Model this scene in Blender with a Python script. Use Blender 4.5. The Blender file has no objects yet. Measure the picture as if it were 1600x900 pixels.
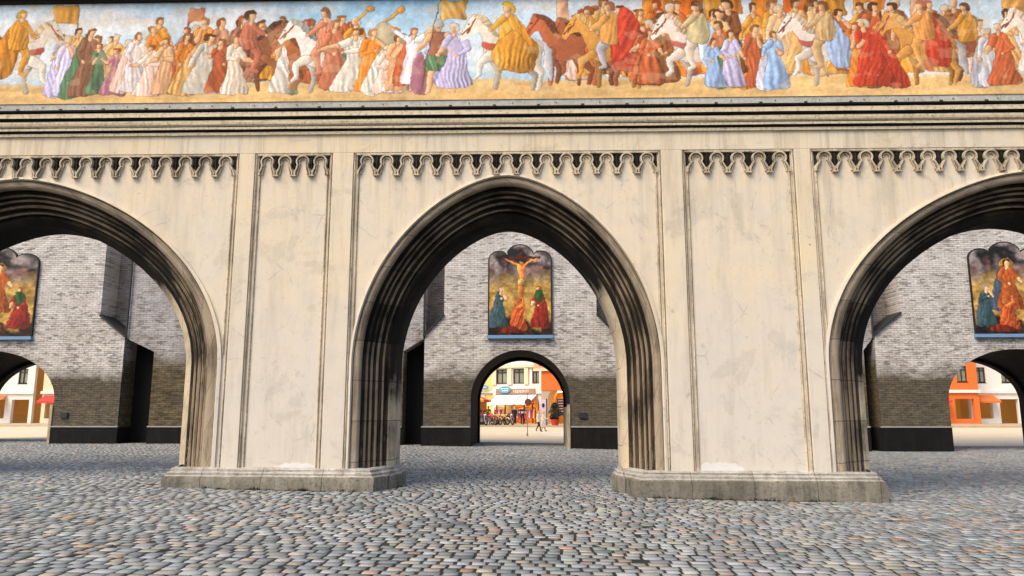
import bpy, bmesh, math, random
import numpy as np
from math import sin, cos, pi, radians, sqrt, acos, atan2
from mathutils import Vector, Matrix

random.seed(7); rng = np.random.default_rng(7)
scene = bpy.context.scene
COL = scene.collection

# ------------------------------------------------------------------ camera, sky, sun, exposure
PITCH, YAW, FPX = radians(9.46), radians(1.45), 1170.0
CAM = (0.53, 0.0, 1.6)
cd = bpy.data.cameras.new('camera'); cam = bpy.data.objects.new('camera', cd); COL.objects.link(cam)
cam.location = CAM; cam.rotation_euler = (pi/2+PITCH, 0, YAW)
cd.sensor_width = 36; cd.lens = FPX/1600*36; cd.clip_end = 2000; cd.clip_start = 0.05
scene.camera = cam

SUN_EL, SUN_AZ = radians(50), radians(224)        # azimuth clockwise from +Y: the sun stands behind and left of the camera
world = bpy.data.worlds.new('World'); scene.world = world; world.use_nodes = True
wn = world.node_tree.nodes; wl = world.node_tree.links
sky = wn.new('ShaderNodeTexSky'); sky.sky_type = 'NISHITA'; sky.sun_disc = False
sky.sun_elevation = SUN_EL; sky.sun_rotation = SUN_AZ; sky.dust_density = 3.0; sky.air_density = 1.0
wl.new(sky.outputs[0], wn['Background'].inputs[0]); wn['Background'].inputs[1].default_value = 0.13
sd = bpy.data.lights.new('sun', 'SUN'); sun = bpy.data.objects.new('sun', sd); COL.objects.link(sun)
sd.energy = 1.5; sd.angle = radians(32); sd.color = (1.0, 0.88, 0.69)
sv = Vector((sin(SUN_AZ)*cos(SUN_EL), cos(SUN_AZ)*cos(SUN_EL), sin(SUN_EL)))
sun.rotation_euler = sv.to_track_quat('Z', 'Y').to_euler()
scene.view_settings.view_transform = 'Standard'; scene.view_settings.look = 'None'
scene.view_settings.exposure = 0.93; scene.view_settings.gamma = 1.0
scene.cycles.max_bounces = 6; scene.cycles.diffuse_bounces = 3

# ------------------------------------------------------------------ helpers
_R = (cos(YAW), sin(YAW), 0); _F = (-sin(YAW)*cos(PITCH), cos(YAW)*cos(PITCH), sin(PITCH)); _U = (sin(YAW)*sin(PITCH), -cos(YAW)*sin(PITCH), cos(PITCH))
def P(px, py, Y):
    """x and z, at depth Y, of a point measured in the photograph"""
    a, b = (px-800)/FPX, (450-py)/FPX
    d = [_F[i]+a*_R[i]+b*_U[i] for i in range(3)]; t = (Y-CAM[1])/d[1]
    return CAM[0]+t*d[0], CAM[2]+t*d[2]

def gz(x, y):
    """height of the ground: falls gently to the right, rises a little at the far pavement"""
    x = np.asarray(x, float); y = np.asarray(y, float)
    tilt = -0.018*(np.clip(x, -9, 9)+3.2)
    k = np.clip((y-48)/22, 0, 1)
    return tilt*(1-k) + 0.45*k
def gzf(x, y): return float(gz(x, y))

class MB:
    def __init__(s): s.v = []; s.f = []; s.m = []
    def add(s, vs, fs, m=0):
        o = len(s.v); s.v += [tuple(v) for v in vs]; s.f += [tuple(i+o for i in f) for f in fs]; s.m += [m]*len(fs); return s
    def box(s, x0, x1, y0, y1, z0, z1, m=0):
        vs = [(x0,y0,z0),(x1,y0,z0),(x1,y1,z0),(x0,y1,z0),(x0,y0,z1),(x1,y0,z1),(x1,y1,z1),(x0,y1,z1)]
        return s.add(vs, [(0,3,2,1),(4,5,6,7),(0,1,5,4),(1,2,6,5),(2,3,7,6),(3,0,4,7)], m)
    def quad(s, a, b, c, d, m=0): return s.add([a,b,c,d], [(0,1,2,3)], m)
    def extr(s, pts, y0, y1, m=0, caps=True):
        """polygon in x,z extruded from y0 (front) to y1"""
        n = len(pts); vs = [(x,y0,z) for x,z in pts]+[(x,y1,z) for x,z in pts]
        fs = [(i,(i+1)%n,(i+1)%n+n,i+n) for i in range(n)]
        if caps: fs += [tuple(range(n-1,-1,-1)), tuple(range(n,2*n))]
        return s.add(vs, fs, m)
    def prismz(s, pts, z0, z1, m=0):
        n = len(pts); vs = [(x,y,z0) for x,y in pts]+[(x,y,z1) for x,y in pts]
        return s.add(vs, [(i,(i+1)%n,(i+1)%n+n,i+n) for i in range(n)]+[tuple(range(n-1,-1,-1)), tuple(range(n,2*n))], m)
    def tube(s, pts, r, n=8, m=0, caps=True):
        pts = [Vector(p) for p in pts]; rs = r if isinstance(r, (list, tuple)) else [r]*len(pts); vs = []
        for i, p in enumerate(pts):
            t = (pts[min(i+1, len(pts)-1)]-pts[max(i-1, 0)]).normalized()
            a = t.orthogonal().normalized() if abs(t.z) > .99 else t.cross(Vector((0,0,1))).normalized()
            b = t.cross(a)
            vs += [p+(a*cos(2*pi*k/n)+b*sin(2*pi*k/n))*rs[i] for k in range(n)]
        fs = [(i*n+k, i*n+(k+1)%n, (i+1)*n+(k+1)%n, (i+1)*n+k) for i in range(len(pts)-1) for k in range(n)]
        if caps: fs += [tuple(range(n-1,-1,-1)), tuple(range((len(pts)-1)*n, len(pts)*n))]
        return s.add(vs, fs, m)
    def lathe(s, prof, c=(0,0,0), n=14, m=0):
        vs = [(c[0]+r*cos(2*pi*k/n), c[1]+r*sin(2*pi*k/n), c[2]+z) for r, z in prof for k in range(n)]
        fs = [(i*n+k, i*n+(k+1)%n, (i+1)*n+(k+1)%n, (i+1)*n+k) for i in range(len(prof)-1) for k in range(n)]
        fs += [tuple(range(n-1,-1,-1)), tuple(range((len(prof)-1)*n, len(prof)*n))]
        return s.add(vs, fs, m)
    def blob(s, c, r, n=8, m=0):
        rx, ry, rz = r if isinstance(r, (tuple, list)) else (r,r,r); vs = []
        for i in range(n//2+1):
            th = pi*i/(n//2)
            vs += [(c[0]+rx*sin(th)*cos(2*pi*k/n), c[1]+ry*sin(th)*sin(2*pi*k/n), c[2]-rz*cos(th)) for k in range(n)]
        return s.add(vs, [(i*n+k, i*n+(k+1)%n, (i+1)*n+(k+1)%n, (i+1)*n+k) for i in range(n//2) for k in range(n)], m)
    def torus(s, c, R, r, axis='y', n=18, k=6, m=0):
        vs = []
        for i in range(n):
            a = 2*pi*i/n
            for j in range(k):
                b = 2*pi*j/k; q = R+r*cos(b); w = r*sin(b)
                vs.append((c[0]+q*cos(a), c[1]+w, c[2]+q*sin(a)) if axis == 'y' else (c[0]+w, c[1]+q*cos(a), c[2]+q*sin(a)))
        return s.add(vs, [(i*k+j, ((i+1)%n)*k+j, ((i+1)%n)*k+(j+1)%k, i*k+(j+1)%k) for i in range(n) for j in range(k)], m)
    def build(s, name, mats, parent=None, smooth=False, fixn=True):
        me = bpy.data.meshes.new(name); me.from_pydata(s.v, [], s.f)
        mats = mats if isinstance(mats, (list, tuple)) else [mats]
        for q in mats: me.materials.append(q)
        if len(mats) > 1: me.polygons.foreach_set('material_index', s.m)
        if fixn:
            bm = bmesh.new(); bm.from_mesh(me); bmesh.ops.recalc_face_normals(bm, faces=bm.faces); bm.to_mesh(me); bm.free()
        if smooth:
            me.polygons.foreach_set('use_smooth', [True]*len(me.polygons))
            if smooth != 'all': me.set_sharp_from_angle(angle=radians(smooth if smooth is not True else 40))
        o = bpy.data.objects.new(name, me); COL.objects.link(o)
        if parent: o.parent = parent
        return o

def tag(o, label=None, cat=None, group=None, kind=None):
    if label: o['label'] = label
    if cat: o['category'] = cat
    if group: o['group'] = group
    if kind: o['kind'] = kind
    return o
def thing(name, label, cat, loc=(0,0,0), rz=0, group=None):
    o = bpy.data.objects.new(name, None); COL.objects.link(o); o.location = loc; o.rotation_euler = (0,0,rz)
    o.empty_display_size = .2
    return tag(o, label, cat, group)
def copy_tree(o, parent=None):
    c = o.copy(); COL.objects.link(c)
    if parent: c.parent = parent
    for ch in list(o.children): copy_tree(ch, c)
    return c

# ------------------------------------------------------------------ materials
def srgb(c):
    c = np.asarray(c, float)
    return np.where(c <= .04045, c/12.92, ((c+.055)/1.055)**2.4)
class M:
    def __init__(s, name, rough=.85, spec=.3):
        s.mat = bpy.data.materials.new(name); s.mat.use_nodes = True; s.n = s.mat.node_tree.nodes; s.l = s.mat.node_tree.links
        s.b = s.n['Principled BSDF']; s.b.inputs['Roughness'].default_value = rough; s.b.inputs['Specular IOR Level'].default_value = spec
        s.tc = s.n.new('ShaderNodeTexCoord'); s.co = s.tc.outputs['Object']
    def mapped(s, scale=(1,1,1), rot=(0,0,0), loc=(0,0,0)):
        q = s.n.new('ShaderNodeMapping'); q.inputs['Scale'].default_value = scale; q.inputs['Rotation'].default_value = rot; q.inputs['Location'].default_value = loc
        s.l.new(s.co, q.inputs[0]); return q.outputs[0]
    def noise(s, scale, detail=4, rough=.6, co=None, dist=0):
        q = s.n.new('ShaderNodeTexNoise'); q.inputs['Scale'].default_value = scale; q.inputs['Detail'].default_value = detail
        q.inputs['Roughness'].default_value = rough; q.inputs['Distortion'].default_value = dist
        s.l.new(co if co is not None else s.co, q.inputs['Vector']); return q.outputs['Fac']
    def ramp(s, fac, stops, interp='LINEAR'):
        q = s.n.new('ShaderNodeValToRGB'); q.color_ramp.interpolation = interp; e = q.color_ramp.elements
        while len(e) > 1: e.remove(e[0])
        for i, (p, c) in enumerate(stops):
            c = (c,c,c) if not isinstance(c, (tuple, list)) else c
            if i == 0: e[0].position = p; e[0].color = (*c, 1)
            else: k = e.new(p); k.color = (*c, 1)
        s.l.new(fac, q.inputs[0]); return q.outputs[0]
    def mix(s, fac, a, b, mode='MIX'):
        q = s.n.new('ShaderNodeMix'); q.data_type = 'RGBA'; q.blend_type = mode
        for i, v in ((0, fac), (6, a), (7, b)):
            if isinstance(v, bpy.types.NodeSocket): s.l.new(v, q.inputs[i])
            else: q.inputs[i].default_value = v if i == 0 else (*v, 1)
        return q.outputs[2]
    def math(s, op, a, b=0.0):
        q = s.n.new('ShaderNodeMath'); q.operation = op
        for i, v in ((0, a), (1, b)):
            if isinstance(v, bpy.types.NodeSocket): s.l.new(v, q.inputs[i])
            else: q.inputs[i].default_value = v
        return q.outputs[0]
    def sep(s, axis):
        q = s.n.new('ShaderNodeSeparateXYZ'); s.l.new(s.co, q.inputs[0]); return q.outputs[axis]
    def attr(s, name):
        q = s.n.new('ShaderNodeAttribute'); q.attribute_name = name; return q.outputs['Color']
    def color(s, c):
        if isinstance(c, bpy.types.NodeSocket): s.l.new(c, s.b.inputs['Base Color'])
        else: s.b.inputs['Base Color'].default_value = (*c, 1)
        return s
    def bump(s, h, dist=.01, strength=1.0):
        q = s.n.new('ShaderNodeBump'); q.inputs['Distance'].default_value = dist; q.inputs['Strength'].default_value = strength
        s.l.new(h, q.inputs['Height']); s.l.new(q.outputs[0], s.b.inputs['Normal']); return s
def simple(name, c, rough=.7, var=.25, scale=9, spec=.3, metal=0):
    m = M(name, rough, spec); n = m.noise(scale, 5)
    m.color(m.mix(n, tuple(max(0, q*(1-var)) for q in c), tuple(min(1, q*(1+var)) for q in c)))
    m.b.inputs['Metallic'].default_value = metal
    return m.mat

def plaster(name, base, warm, grey, dark):
    m = M(name, .9, .2)
    a = m.noise(.55, 5, .6); b = m.noise(2.3, 6, .65); c = m.noise(11, 6, .7)
    col = m.mix(m.ramp(a, [(.35, 0.), (.65, 1.)]), base, warm)
    # the lower part was skimmed again with a paler, greyer lime coat whose edge wanders
    sk = m.math('ADD', m.math('MULTIPLY', m.sep(2), .16), m.math('MULTIPLY', m.math('SUBTRACT', m.noise(.8, 6, .65), .5), 1.3))
    col = m.mix(m.ramp(sk, [(.40, .55), (.80, 0.)]), col, (.585,.54,.485))
    dr = m.noise(2.6, 5, .7, m.mapped((2.2,2.2,.10)))                     # rain streaks run down from the cornice
    col = m.mix(m.math('MULTIPLY', m.ramp(dr, [(.50, 0.), (.66, .55)]), m.ramp(m.math('MULTIPLY', m.sep(2), .1), [(.52, .12), (.78, 1.)])), col, (.30,.245,.17))
    col = m.mix(m.ramp(b, [(.46, 0.), (.70, .6)]), col, grey)
    st = m.noise(1.6, 5, .65, m.mapped((1.5, 1.5, .22)))
    col = m.mix(m.ramp(st, [(.52, 0.), (.78, .42)]), col, dark)
    pt = m.noise(.9, 7, .72, m.mapped(loc=(4.1, 0, 2.2)), .6)
    col = m.mix(m.ramp(pt, [(.57, 0.), (.63, .26), (.72, .14)]), col, dark)
    col = m.mix(m.ramp(c, [(.28, .25), (.42, 0.)]), col, tuple(q*.55 for q in dark))
    v = m.n.new('ShaderNodeTexVoronoi'); v.feature = 'DISTANCE_TO_EDGE'; v.inputs['Scale'].default_value = .8
    vm = m.n.new('ShaderNodeMix'); vm.data_type = 'VECTOR'; vm.inputs[0].default_value = .12
    nz = m.n.new('ShaderNodeTexNoise'); nz.inputs['Scale'].default_value = 3; nz.inputs['Detail'].default_value = 5
    m.l.new(m.co, nz.inputs['Vector']); m.l.new(m.co, vm.inputs[4]); m.l.new(nz.outputs['Color'], vm.inputs[5]); m.l.new(vm.outputs[1], v.inputs['Vector'])
    cr = m.math('MULTIPLY', m.ramp(v.outputs['Distance'], [(0., 1.), (.012, 0.)]), m.ramp(b, [(.5, 0.), (.62, .35)]))
    col = m.mix(cr, col, tuple(q*.4 for q in dark))
    # pits: scattered small dark holes
    v2 = m.n.new('ShaderNodeTexVoronoi'); v2.inputs['Scale'].default_value = 1.3; m.l.new(m.co, v2.inputs['Vector'])
    col = m.mix(m.ramp(v2.outputs['Distance'], [(.018, .8), (.03, 0.)]), col, (.05,.04,.03))
    m.color(col).bump(m.mix(.5, c, m.noise(45, 4)), .012, .5)
    return m.mat
MAT = {}
MAT['plaster'] = plaster('plaster', (.68,.58,.44), (.71,.575,.385), (.56,.50,.42), (.31,.255,.19))
MAT['plaster_panel'] = plaster('panel_plaster', (.67,.575,.45), (.70,.575,.41), (.57,.51,.44), (.33,.28,.22))

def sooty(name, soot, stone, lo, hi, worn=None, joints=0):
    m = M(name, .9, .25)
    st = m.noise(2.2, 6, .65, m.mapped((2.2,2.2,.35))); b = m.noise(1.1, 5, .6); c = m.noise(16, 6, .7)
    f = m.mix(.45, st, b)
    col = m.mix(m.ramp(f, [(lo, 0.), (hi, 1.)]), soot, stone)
    col = m.mix(m.ramp(c, [(.35, .6), (.5, 0.)]), col, tuple(q*.5 for q in soot))
    if worn:                                       # flaked patches where pale stone shows
        w = m.noise(3.1, 6, .7, m.mapped((2.5,2.5,.8)))
        col = m.mix(m.ramp(w, [(.66, 0.), (.70, .9)]), col, worn)
    if joints:
        ln = m.math('ADD', m.math('MULTIPLY', m.sep(0), 1/joints), m.math('MULTIPLY', b, .02)); fr_ = m.math('SUBTRACT', ln, m.math('FLOOR', ln))
        col = m.mix(m.ramp(fr_, [(.0, .8), (.010, .8), (.016, 0.)]), col, tuple(q*.4 for q in soot))
        wn_ = m.n.new('ShaderNodeTexWhiteNoise'); wn_.noise_dimensions = '1D'; m.l.new(m.math('FLOOR', ln), wn_.inputs['W'])
        col = m.mix(m.math('MULTIPLY', wn_.outputs['Value'], .35), col, soot)
    m.color(col).bump(m.mix(.5, c, m.noise(50, 4)), .02, .7)
    return m.mat
MAT['lit_jamb'] = sooty('lit_jamb_stone', (.16,.12,.075), (.50,.41,.29), .33, .55)
def moulded(name, soot, stone, lo, hi, worn=None, jamb_light=None):
    """stone whose soot crust and flaking run along the moulding (attribute run: length, place in the profile, jamb tone painted as light from the left)"""
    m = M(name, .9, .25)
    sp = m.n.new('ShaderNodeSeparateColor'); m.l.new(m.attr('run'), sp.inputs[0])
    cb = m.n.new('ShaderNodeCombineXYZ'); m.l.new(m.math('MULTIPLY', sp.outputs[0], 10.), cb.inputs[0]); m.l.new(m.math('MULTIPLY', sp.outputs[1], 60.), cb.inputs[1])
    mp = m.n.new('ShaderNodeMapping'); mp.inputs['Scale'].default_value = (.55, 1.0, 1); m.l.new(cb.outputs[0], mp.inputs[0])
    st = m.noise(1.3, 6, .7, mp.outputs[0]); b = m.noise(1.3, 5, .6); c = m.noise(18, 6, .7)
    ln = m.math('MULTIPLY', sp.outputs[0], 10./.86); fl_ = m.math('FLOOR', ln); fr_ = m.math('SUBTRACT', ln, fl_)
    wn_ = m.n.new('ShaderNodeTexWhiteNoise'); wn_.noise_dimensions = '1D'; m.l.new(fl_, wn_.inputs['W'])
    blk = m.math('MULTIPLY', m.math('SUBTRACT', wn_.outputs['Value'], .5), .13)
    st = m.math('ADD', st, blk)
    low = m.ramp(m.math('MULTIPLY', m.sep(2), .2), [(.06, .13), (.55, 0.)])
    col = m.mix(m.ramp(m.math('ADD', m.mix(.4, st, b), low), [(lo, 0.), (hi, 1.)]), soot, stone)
    if jamb_light:
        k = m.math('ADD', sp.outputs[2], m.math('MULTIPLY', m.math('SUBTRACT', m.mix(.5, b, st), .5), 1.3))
        col = m.mix(m.ramp(k, [(.30, 0.), (.62, 1.)]), col, m.mix(m.ramp(b, [(.35, 0.), (.55, 1.)]), tuple(q*.72 for q in jamb_light), jamb_light))
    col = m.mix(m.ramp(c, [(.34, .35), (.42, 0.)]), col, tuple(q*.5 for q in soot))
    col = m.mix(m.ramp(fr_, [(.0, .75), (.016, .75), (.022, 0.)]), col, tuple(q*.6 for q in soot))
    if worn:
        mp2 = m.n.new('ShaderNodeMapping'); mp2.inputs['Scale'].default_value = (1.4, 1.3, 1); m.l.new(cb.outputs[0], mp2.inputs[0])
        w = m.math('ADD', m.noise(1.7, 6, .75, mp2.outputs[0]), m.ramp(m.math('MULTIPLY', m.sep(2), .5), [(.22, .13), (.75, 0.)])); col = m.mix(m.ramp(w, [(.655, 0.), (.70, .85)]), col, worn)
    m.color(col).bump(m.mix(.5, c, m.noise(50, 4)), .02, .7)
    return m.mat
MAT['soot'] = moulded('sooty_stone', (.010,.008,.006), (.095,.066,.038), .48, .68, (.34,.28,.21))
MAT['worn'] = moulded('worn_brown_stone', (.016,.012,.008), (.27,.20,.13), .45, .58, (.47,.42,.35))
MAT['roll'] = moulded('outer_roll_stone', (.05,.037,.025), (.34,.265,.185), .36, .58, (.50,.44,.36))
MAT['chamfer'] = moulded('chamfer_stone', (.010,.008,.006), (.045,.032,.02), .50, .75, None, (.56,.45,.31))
MAT['intrados'] = sooty('sooty_intrados', (.013,.010,.008), (.06,.042,.026), .48, .75)
MAT['base'] = sooty('base_stone', (.20,.18,.15), (.50,.46,.40), .34, .58, (.62,.60,.58), 1.27)
MAT['rough_base'] = sooty('rough_base_stone', (.085,.075,.055), (.31,.275,.215), .34, .62, None, 1.27)
MAT['cornice'] = sooty('cornice_stone', (.36,.29,.19), (.70,.58,.40), .26, .46)
MAT['cornice_soot_shade'] = sooty('cornice_soot_shade', (.014,.011,.008), (.05,.037,.02), .50, .8)  # soot, with the shade of undersides and hollows put into the colour
MAT['tracery'] = sooty('tracery_stone', (.26,.20,.125), (.60,.50,.36), .36, .56)
MAT['pocket'] = sooty('tracery_soot_shade', (.014,.012,.009), (.06,.047,.032), .45, .75)
MAT['grey_strip'] = sooty('grey_render', (.36,.345,.31), (.52,.50,.44), .35, .6)
MAT['dark_metal'] = simple('dark_metal', (.03,.03,.03), .5)

def brick(name, pale, pale2, dirty, dirty2, zline, course=.105, band=True):
    m = M(name, .92, .2)
    bt = m.n.new('ShaderNodeTexBrick'); m.l.new(m.mapped(rot=(pi/2,0,0)), bt.inputs['Vector'])
    bt.inputs['Scale'].default_value = 1; bt.inputs['Brick Width'].default_value = .33; bt.inputs['Row Height'].default_value = course
    bt.inputs['Mortar Size'].default_value = .011; bt.inputs['Mortar Smooth'].default_value = .3; bt.inputs['Bias'].default_value = 0
    bt.inputs['Color1'].default_value = (.74,.72,.70,1); bt.inputs['Color2'].default_value = (1,1,1,1); bt.inputs['Mortar'].default_value = (.36,.34,.32,1)
    n = m.noise(.8, 6, .65); n2 = m.noise(4.5, 6, .7, m.mapped((.6,1,1.7))); n3 = m.noise(14, 5, .7, m.mapped((.35,1,1.6)))
    up = m.mix(m.ramp(n, [(.36, 0.), (.62, 1.)]), pale2, pale)
    lo = m.mix(m.ramp(n2, [(.36, 0.), (.62, 1.)]), dirty2, dirty)
    z = m.sep(2)
    zz = m.math('ADD', z, m.math('MULTIPLY', m.math('SUBTRACT', m.noise(.7, 6, .7), .5), 2.0))
    col = m.mix(m.ramp(m.math('SUBTRACT', zz, zline-.5), [(.12, 0.), (.50, .50), (1.0, 1.)]), lo, up) if band else up
    # old weathered belt of bricks with open joints above the arch, and black runs
    belt = m.ramp(n2, [(.50, 0.), (.62, .6)])
    bz = m.ramp(m.math('MULTIPLY', m.math('ABSOLUTE', m.math('SUBTRACT', zz, zline+1.2)), .35), [(.1, 1.), (.9, .12)])
    col = m.mix(m.math('MULTIPLY', belt, bz), col, tuple(q*.9 for q in dirty))
    sp = m.math('MULTIPLY', m.ramp(n3, [(.57, 0.), (.63, .9)]), m.ramp(n, [(.3, .9), (.7, .45)]))
    col = m.mix(sp, col, (.05,.045,.04))
    b2 = m.n.new('ShaderNodeTexBrick'); m.l.new(m.mapped(rot=(pi/2,0,0), loc=(.11,0,.043)), b2.inputs['Vector'])
    b2.inputs['Scale'].default_value = 1; b2.inputs['Brick Width'].default_value = .30; b2.inputs['Row Height'].default_value = course*.62; b2.inputs['Mortar Size'].default_value = 0
    b2.inputs['Color1'].default_value = (0,0,0,1); b2.inputs['Color2'].default_value = (1,1,1,1); b2.inputs['Bias'].default_value = 0
    dens = m.math('ADD', m.math('MULTIPLY', b2.outputs['Color'], .62), m.math('MULTIPLY', m.noise(1.3, 5, .6), .85))
    col = m.mix(m.math('MULTIPLY', m.ramp(dens, [(.93, 0.), (1.06, .55)]), m.ramp(n2, [(.35, .5), (.5, 1.)])), col, (.085,.072,.06))
    col = m.mix(.8, col, m.mix(1.0, col, bt.outputs['Color'], 'MULTIPLY'))
    m.color(col).bump(m.math('SUBTRACT', m.mix(.3, m.math('SUBTRACT', 1.0, bt.outputs['Fac']), n3), 0.0), .02, .8)
    return m.mat
MAT['brick'] = brick('limewashed_brick', (.77,.72,.67), (.60,.55,.50), (.19,.155,.105), (.075,.066,.052), 3.55)
MAT['brick_flank'] = brick('brownish_brick', (.44,.39,.35), (.30,.25,.22), (.20,.17,.13), (.08,.065,.05), 3.0)
MAT['brick_pier'] = brick('pier_brick', (.55,.525,.52), (.40,.37,.355), (.20,.155,.09), (.06,.05,.03), 4.3)
MAT['black_stone'] = sooty('black_plinth_stone', (.006,.0055,.005), (.018,.016,.014), .45, .75)
MAT['ledge'] = simple('ledge_stone', (.36,.35,.33), .85)
MAT['tunnel'] = sooty('passage_shade', (.012,.010,.009), (.040,.032,.024), .45, .75)  # dirt, made near black to paint the shade inside the passage
MAT['doorway'] = simple('doorway_shade', (.008,.008,.008), .9)

# ------------------------------------------------------------------ ground
def grid_ground(name, xs, ys, mat, dz, kind='structure'):
    mb = MB(); nx = len(xs)
    for y in ys:
        for x in xs: mb.v.append((x, y, gzf(x, y)+dz))
    for j in range(len(ys)-1):
        for i in range(nx-1): mb.f.append((j*nx+i, j*nx+i+1, (j+1)*nx+i+1, (j+1)*nx+i)); mb.m.append(0)
    return tag(mb.build(name, mat, smooth='all', fixn=False), kind=kind)
gm = M('joint_soil', .95, .2); gm.color(gm.ramp(gm.noise(3, 6), [(.3, (.012,.011,.009)), (.7, (.040,.036,.028))]))
grid_ground('ground', [-900,-200,-60,-20,-9,-4,0,4,9,20,60,200,900], [-300,-60,-10,0,10,20,30,42,48,54,60,66,70,90,200,900], gm.mat, -.0075)
sm = M('pale_street_paving', .85, .25)
sn = sm.noise(1.2, 6, .65, sm.mapped((.35,1.6,1)))
sm.color(sm.mix(sm.noise(.35, 4), sm.ramp(sn, [(.3, (.52,.42,.28)), (.7, (.72,.59,.40))]), (.66,.54,.37)))
sm.bump(sm.noise(20, 5), .01, .4)
grid_ground('street', [-120,-60,-20,-9,-4,0,4,9,20,60,120], [42.6,45,48,50,54,58,62,66.0], sm.mat, .004)
mb = MB()                                            # raised far pavement with a kerb
for i in range(-12, 12):
    x0, x1 = i*10., i*10.+10
    mb.add([(x0,66.2,.50),(x1,66.2,.50),(x1,66.0,.50),(x0,66.0,.50),(x0,66.0,.2),(x1,66.0,.2),(x0,99,.50),(x1,99,.50)], [(4,5,2,3),(3,2,1,0),(0,1,7,6)])
pm = M('pavement_slabs', .85, .25)
pm.color(pm.mix(pm.noise(1.5, 6), (.34,.25,.16), (.58,.45,.29)))
tag(mb.build('pavement', pm.mat, fixn=False), kind='structure')
wp = simple('worn_white_paint', (.72,.70,.66), .7)
mb = MB()
for k in range(5):
    y0 = 51.6+k*1.5; x0 = P(848, 660, y0)[0]; x1 = x0+6
    mb.quad((x0,y0,gzf(x0,y0)+.006), (x1,y0,gzf(x1,y0)+.006), (x1,y0+.55,gzf(x1,y0+.55)+.006), (x0,y0+.55,gzf(x0,y0+.55)+.006))
tag(mb.build('crossing_stripes', wp), kind='structure')

# setts: every stone its own domed block, in slightly wandering courses
def setts():
    V = []; C = []; y = 4.0
    tmpl_out = np.array([[-.5,-.5],[.5,-.5],[.5,.5],[-.5,.5]])
    rings = [(1.0, -.08), (.99, -.012), (.95, 0.0)]
    while y < 43.2:
        far = y > 17.5
        depth = rng.uniform(.175, .21) if not far else rng.uniform(.13, .17)
        half = min(.74*y+5, 32)
        w = rng.choice([.14,.15,.16,.175,.215], int(2*half/.14))*rng.uniform(.95,1.05,int(2*half/.14)) if not far else rng.uniform(.125, .20, int(2*half/.125))
        xe = -half+np.concatenate([[0], np.cumsum(w+(.035 if not far else .032))]); cx = xe[:-1]+w/2; keep = cx < half
        cx = cx[keep]; w = w[keep]; n = len(cx)
        wav = .04*np.sin(cx*.5+y*.10)+.010*np.sin(cx*1.5+y*.2)+rng.normal(0, .004, n)
        cy = y+depth/2+wav; d = (depth-.032)*rng.uniform(.96, 1.02, n)
        cz = gz(cx, cy)+rng.normal(0, .0032, n); rot = rng.normal(0, .018, n)
        tx = rng.normal(0, .016, n); ty = rng.normal(0, .014, n)
        jit = rng.normal(0, .0028, (n, 4, 2))
        vs = np.zeros((n, 12, 3))
        for r, (s, z) in enumerate(rings):
            px = tmpl_out[None,:,0]*w[:,None]*s+jit[:,:,0]; py = tmpl_out[None,:,1]*d[:,None]*s+jit[:,:,1]
            vs[:, r*4:r*4+4, 0] = cx[:,None]+px*np.cos(rot)[:,None]-py*np.sin(rot)[:,None]
            vs[:, r*4:r*4+4, 1] = cy[:,None]+px*np.sin(rot)[:,None]+py*np.cos(rot)[:,None]
            vs[:, r*4:r*4+4, 2] = cz[:,None]+z+px*tx[:,None]+py*ty[:,None]
        k = rng.random(n); c = np.zeros((n, 3))
        pal = np.array([(.225,.245,.255),(.30,.315,.32),(.175,.195,.205),(.30,.285,.25),(.335,.285,.23),(.35,.215,.135),(.11,.14,.14)])
        idx = np.digitize(k, [.26,.46,.64,.82,.93,.962]); c = pal[idx]*rng.uniform(.62, 1.28, (n,1))*rng.uniform(.95,1.05,(n,3))
        ok = ~((np.abs(cy-17)<1.25) & (((cx>-6)&(cx<-3.6))|((cx>3.6)&(cx<6.3))))
        V.append(vs[ok]); C.append(c[ok]); y += depth
    V = np.concatenate(V); C = np.concatenate(C); n = len(V)
    fq = []
    for r in range(2):
        for i in range(4): fq.append((r*4+i, r*4+(i+1)%4, r*4+4+(i+1)%4, r*4+4+i))
    fq.append((8,9,10,11)); fq = np.array(fq)
    F = (np.arange(n)[:,None,None]*12+fq[None]).reshape(-1, 4)
    me = bpy.data.meshes.new('cobblestones'); me.vertices.add(n*12); me.vertices.foreach_set('co', V.reshape(-1))
    me.loops.add(F.size); me.loops.foreach_set('vertex_index', F.reshape(-1).astype(np.int32))
    me.polygons.add(len(F)); me.polygons.foreach_set('loop_start', np.arange(0, F.size, 4, dtype=np.int32))
    me.update(calc_edges=True)
    at = me.color_attributes.new('tone', 'FLOAT_COLOR', 'POINT')
    rgba = np.ones((n*12, 4), np.float32); rgba[:, :3] = np.repeat(C, 12, 0); at.data.foreach_set('color', rgba.reshape(-1))
    m = M('granite_setts', .55, .45)
    g = m.noise(60, 4, .7); g2 = m.noise(.5, 5, .6)
    c = m.mix(m.ramp(g, [(.35, .35), (.6, 0.)]), m.attr('tone'), (.10,.105,.105))
    c = m.mix(m.ramp(g2, [(.4, 0.), (.7, .35)]), c, (.36,.36,.34))
    m.color(c).bump(m.noise(35, 5, .7), .012, .7)
    me.materials.append(m.mat)
    o = bpy.data.objects.new('cobblestones', me); COL.objects.link(o); return tag(o, kind='structure')
setts()

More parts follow.
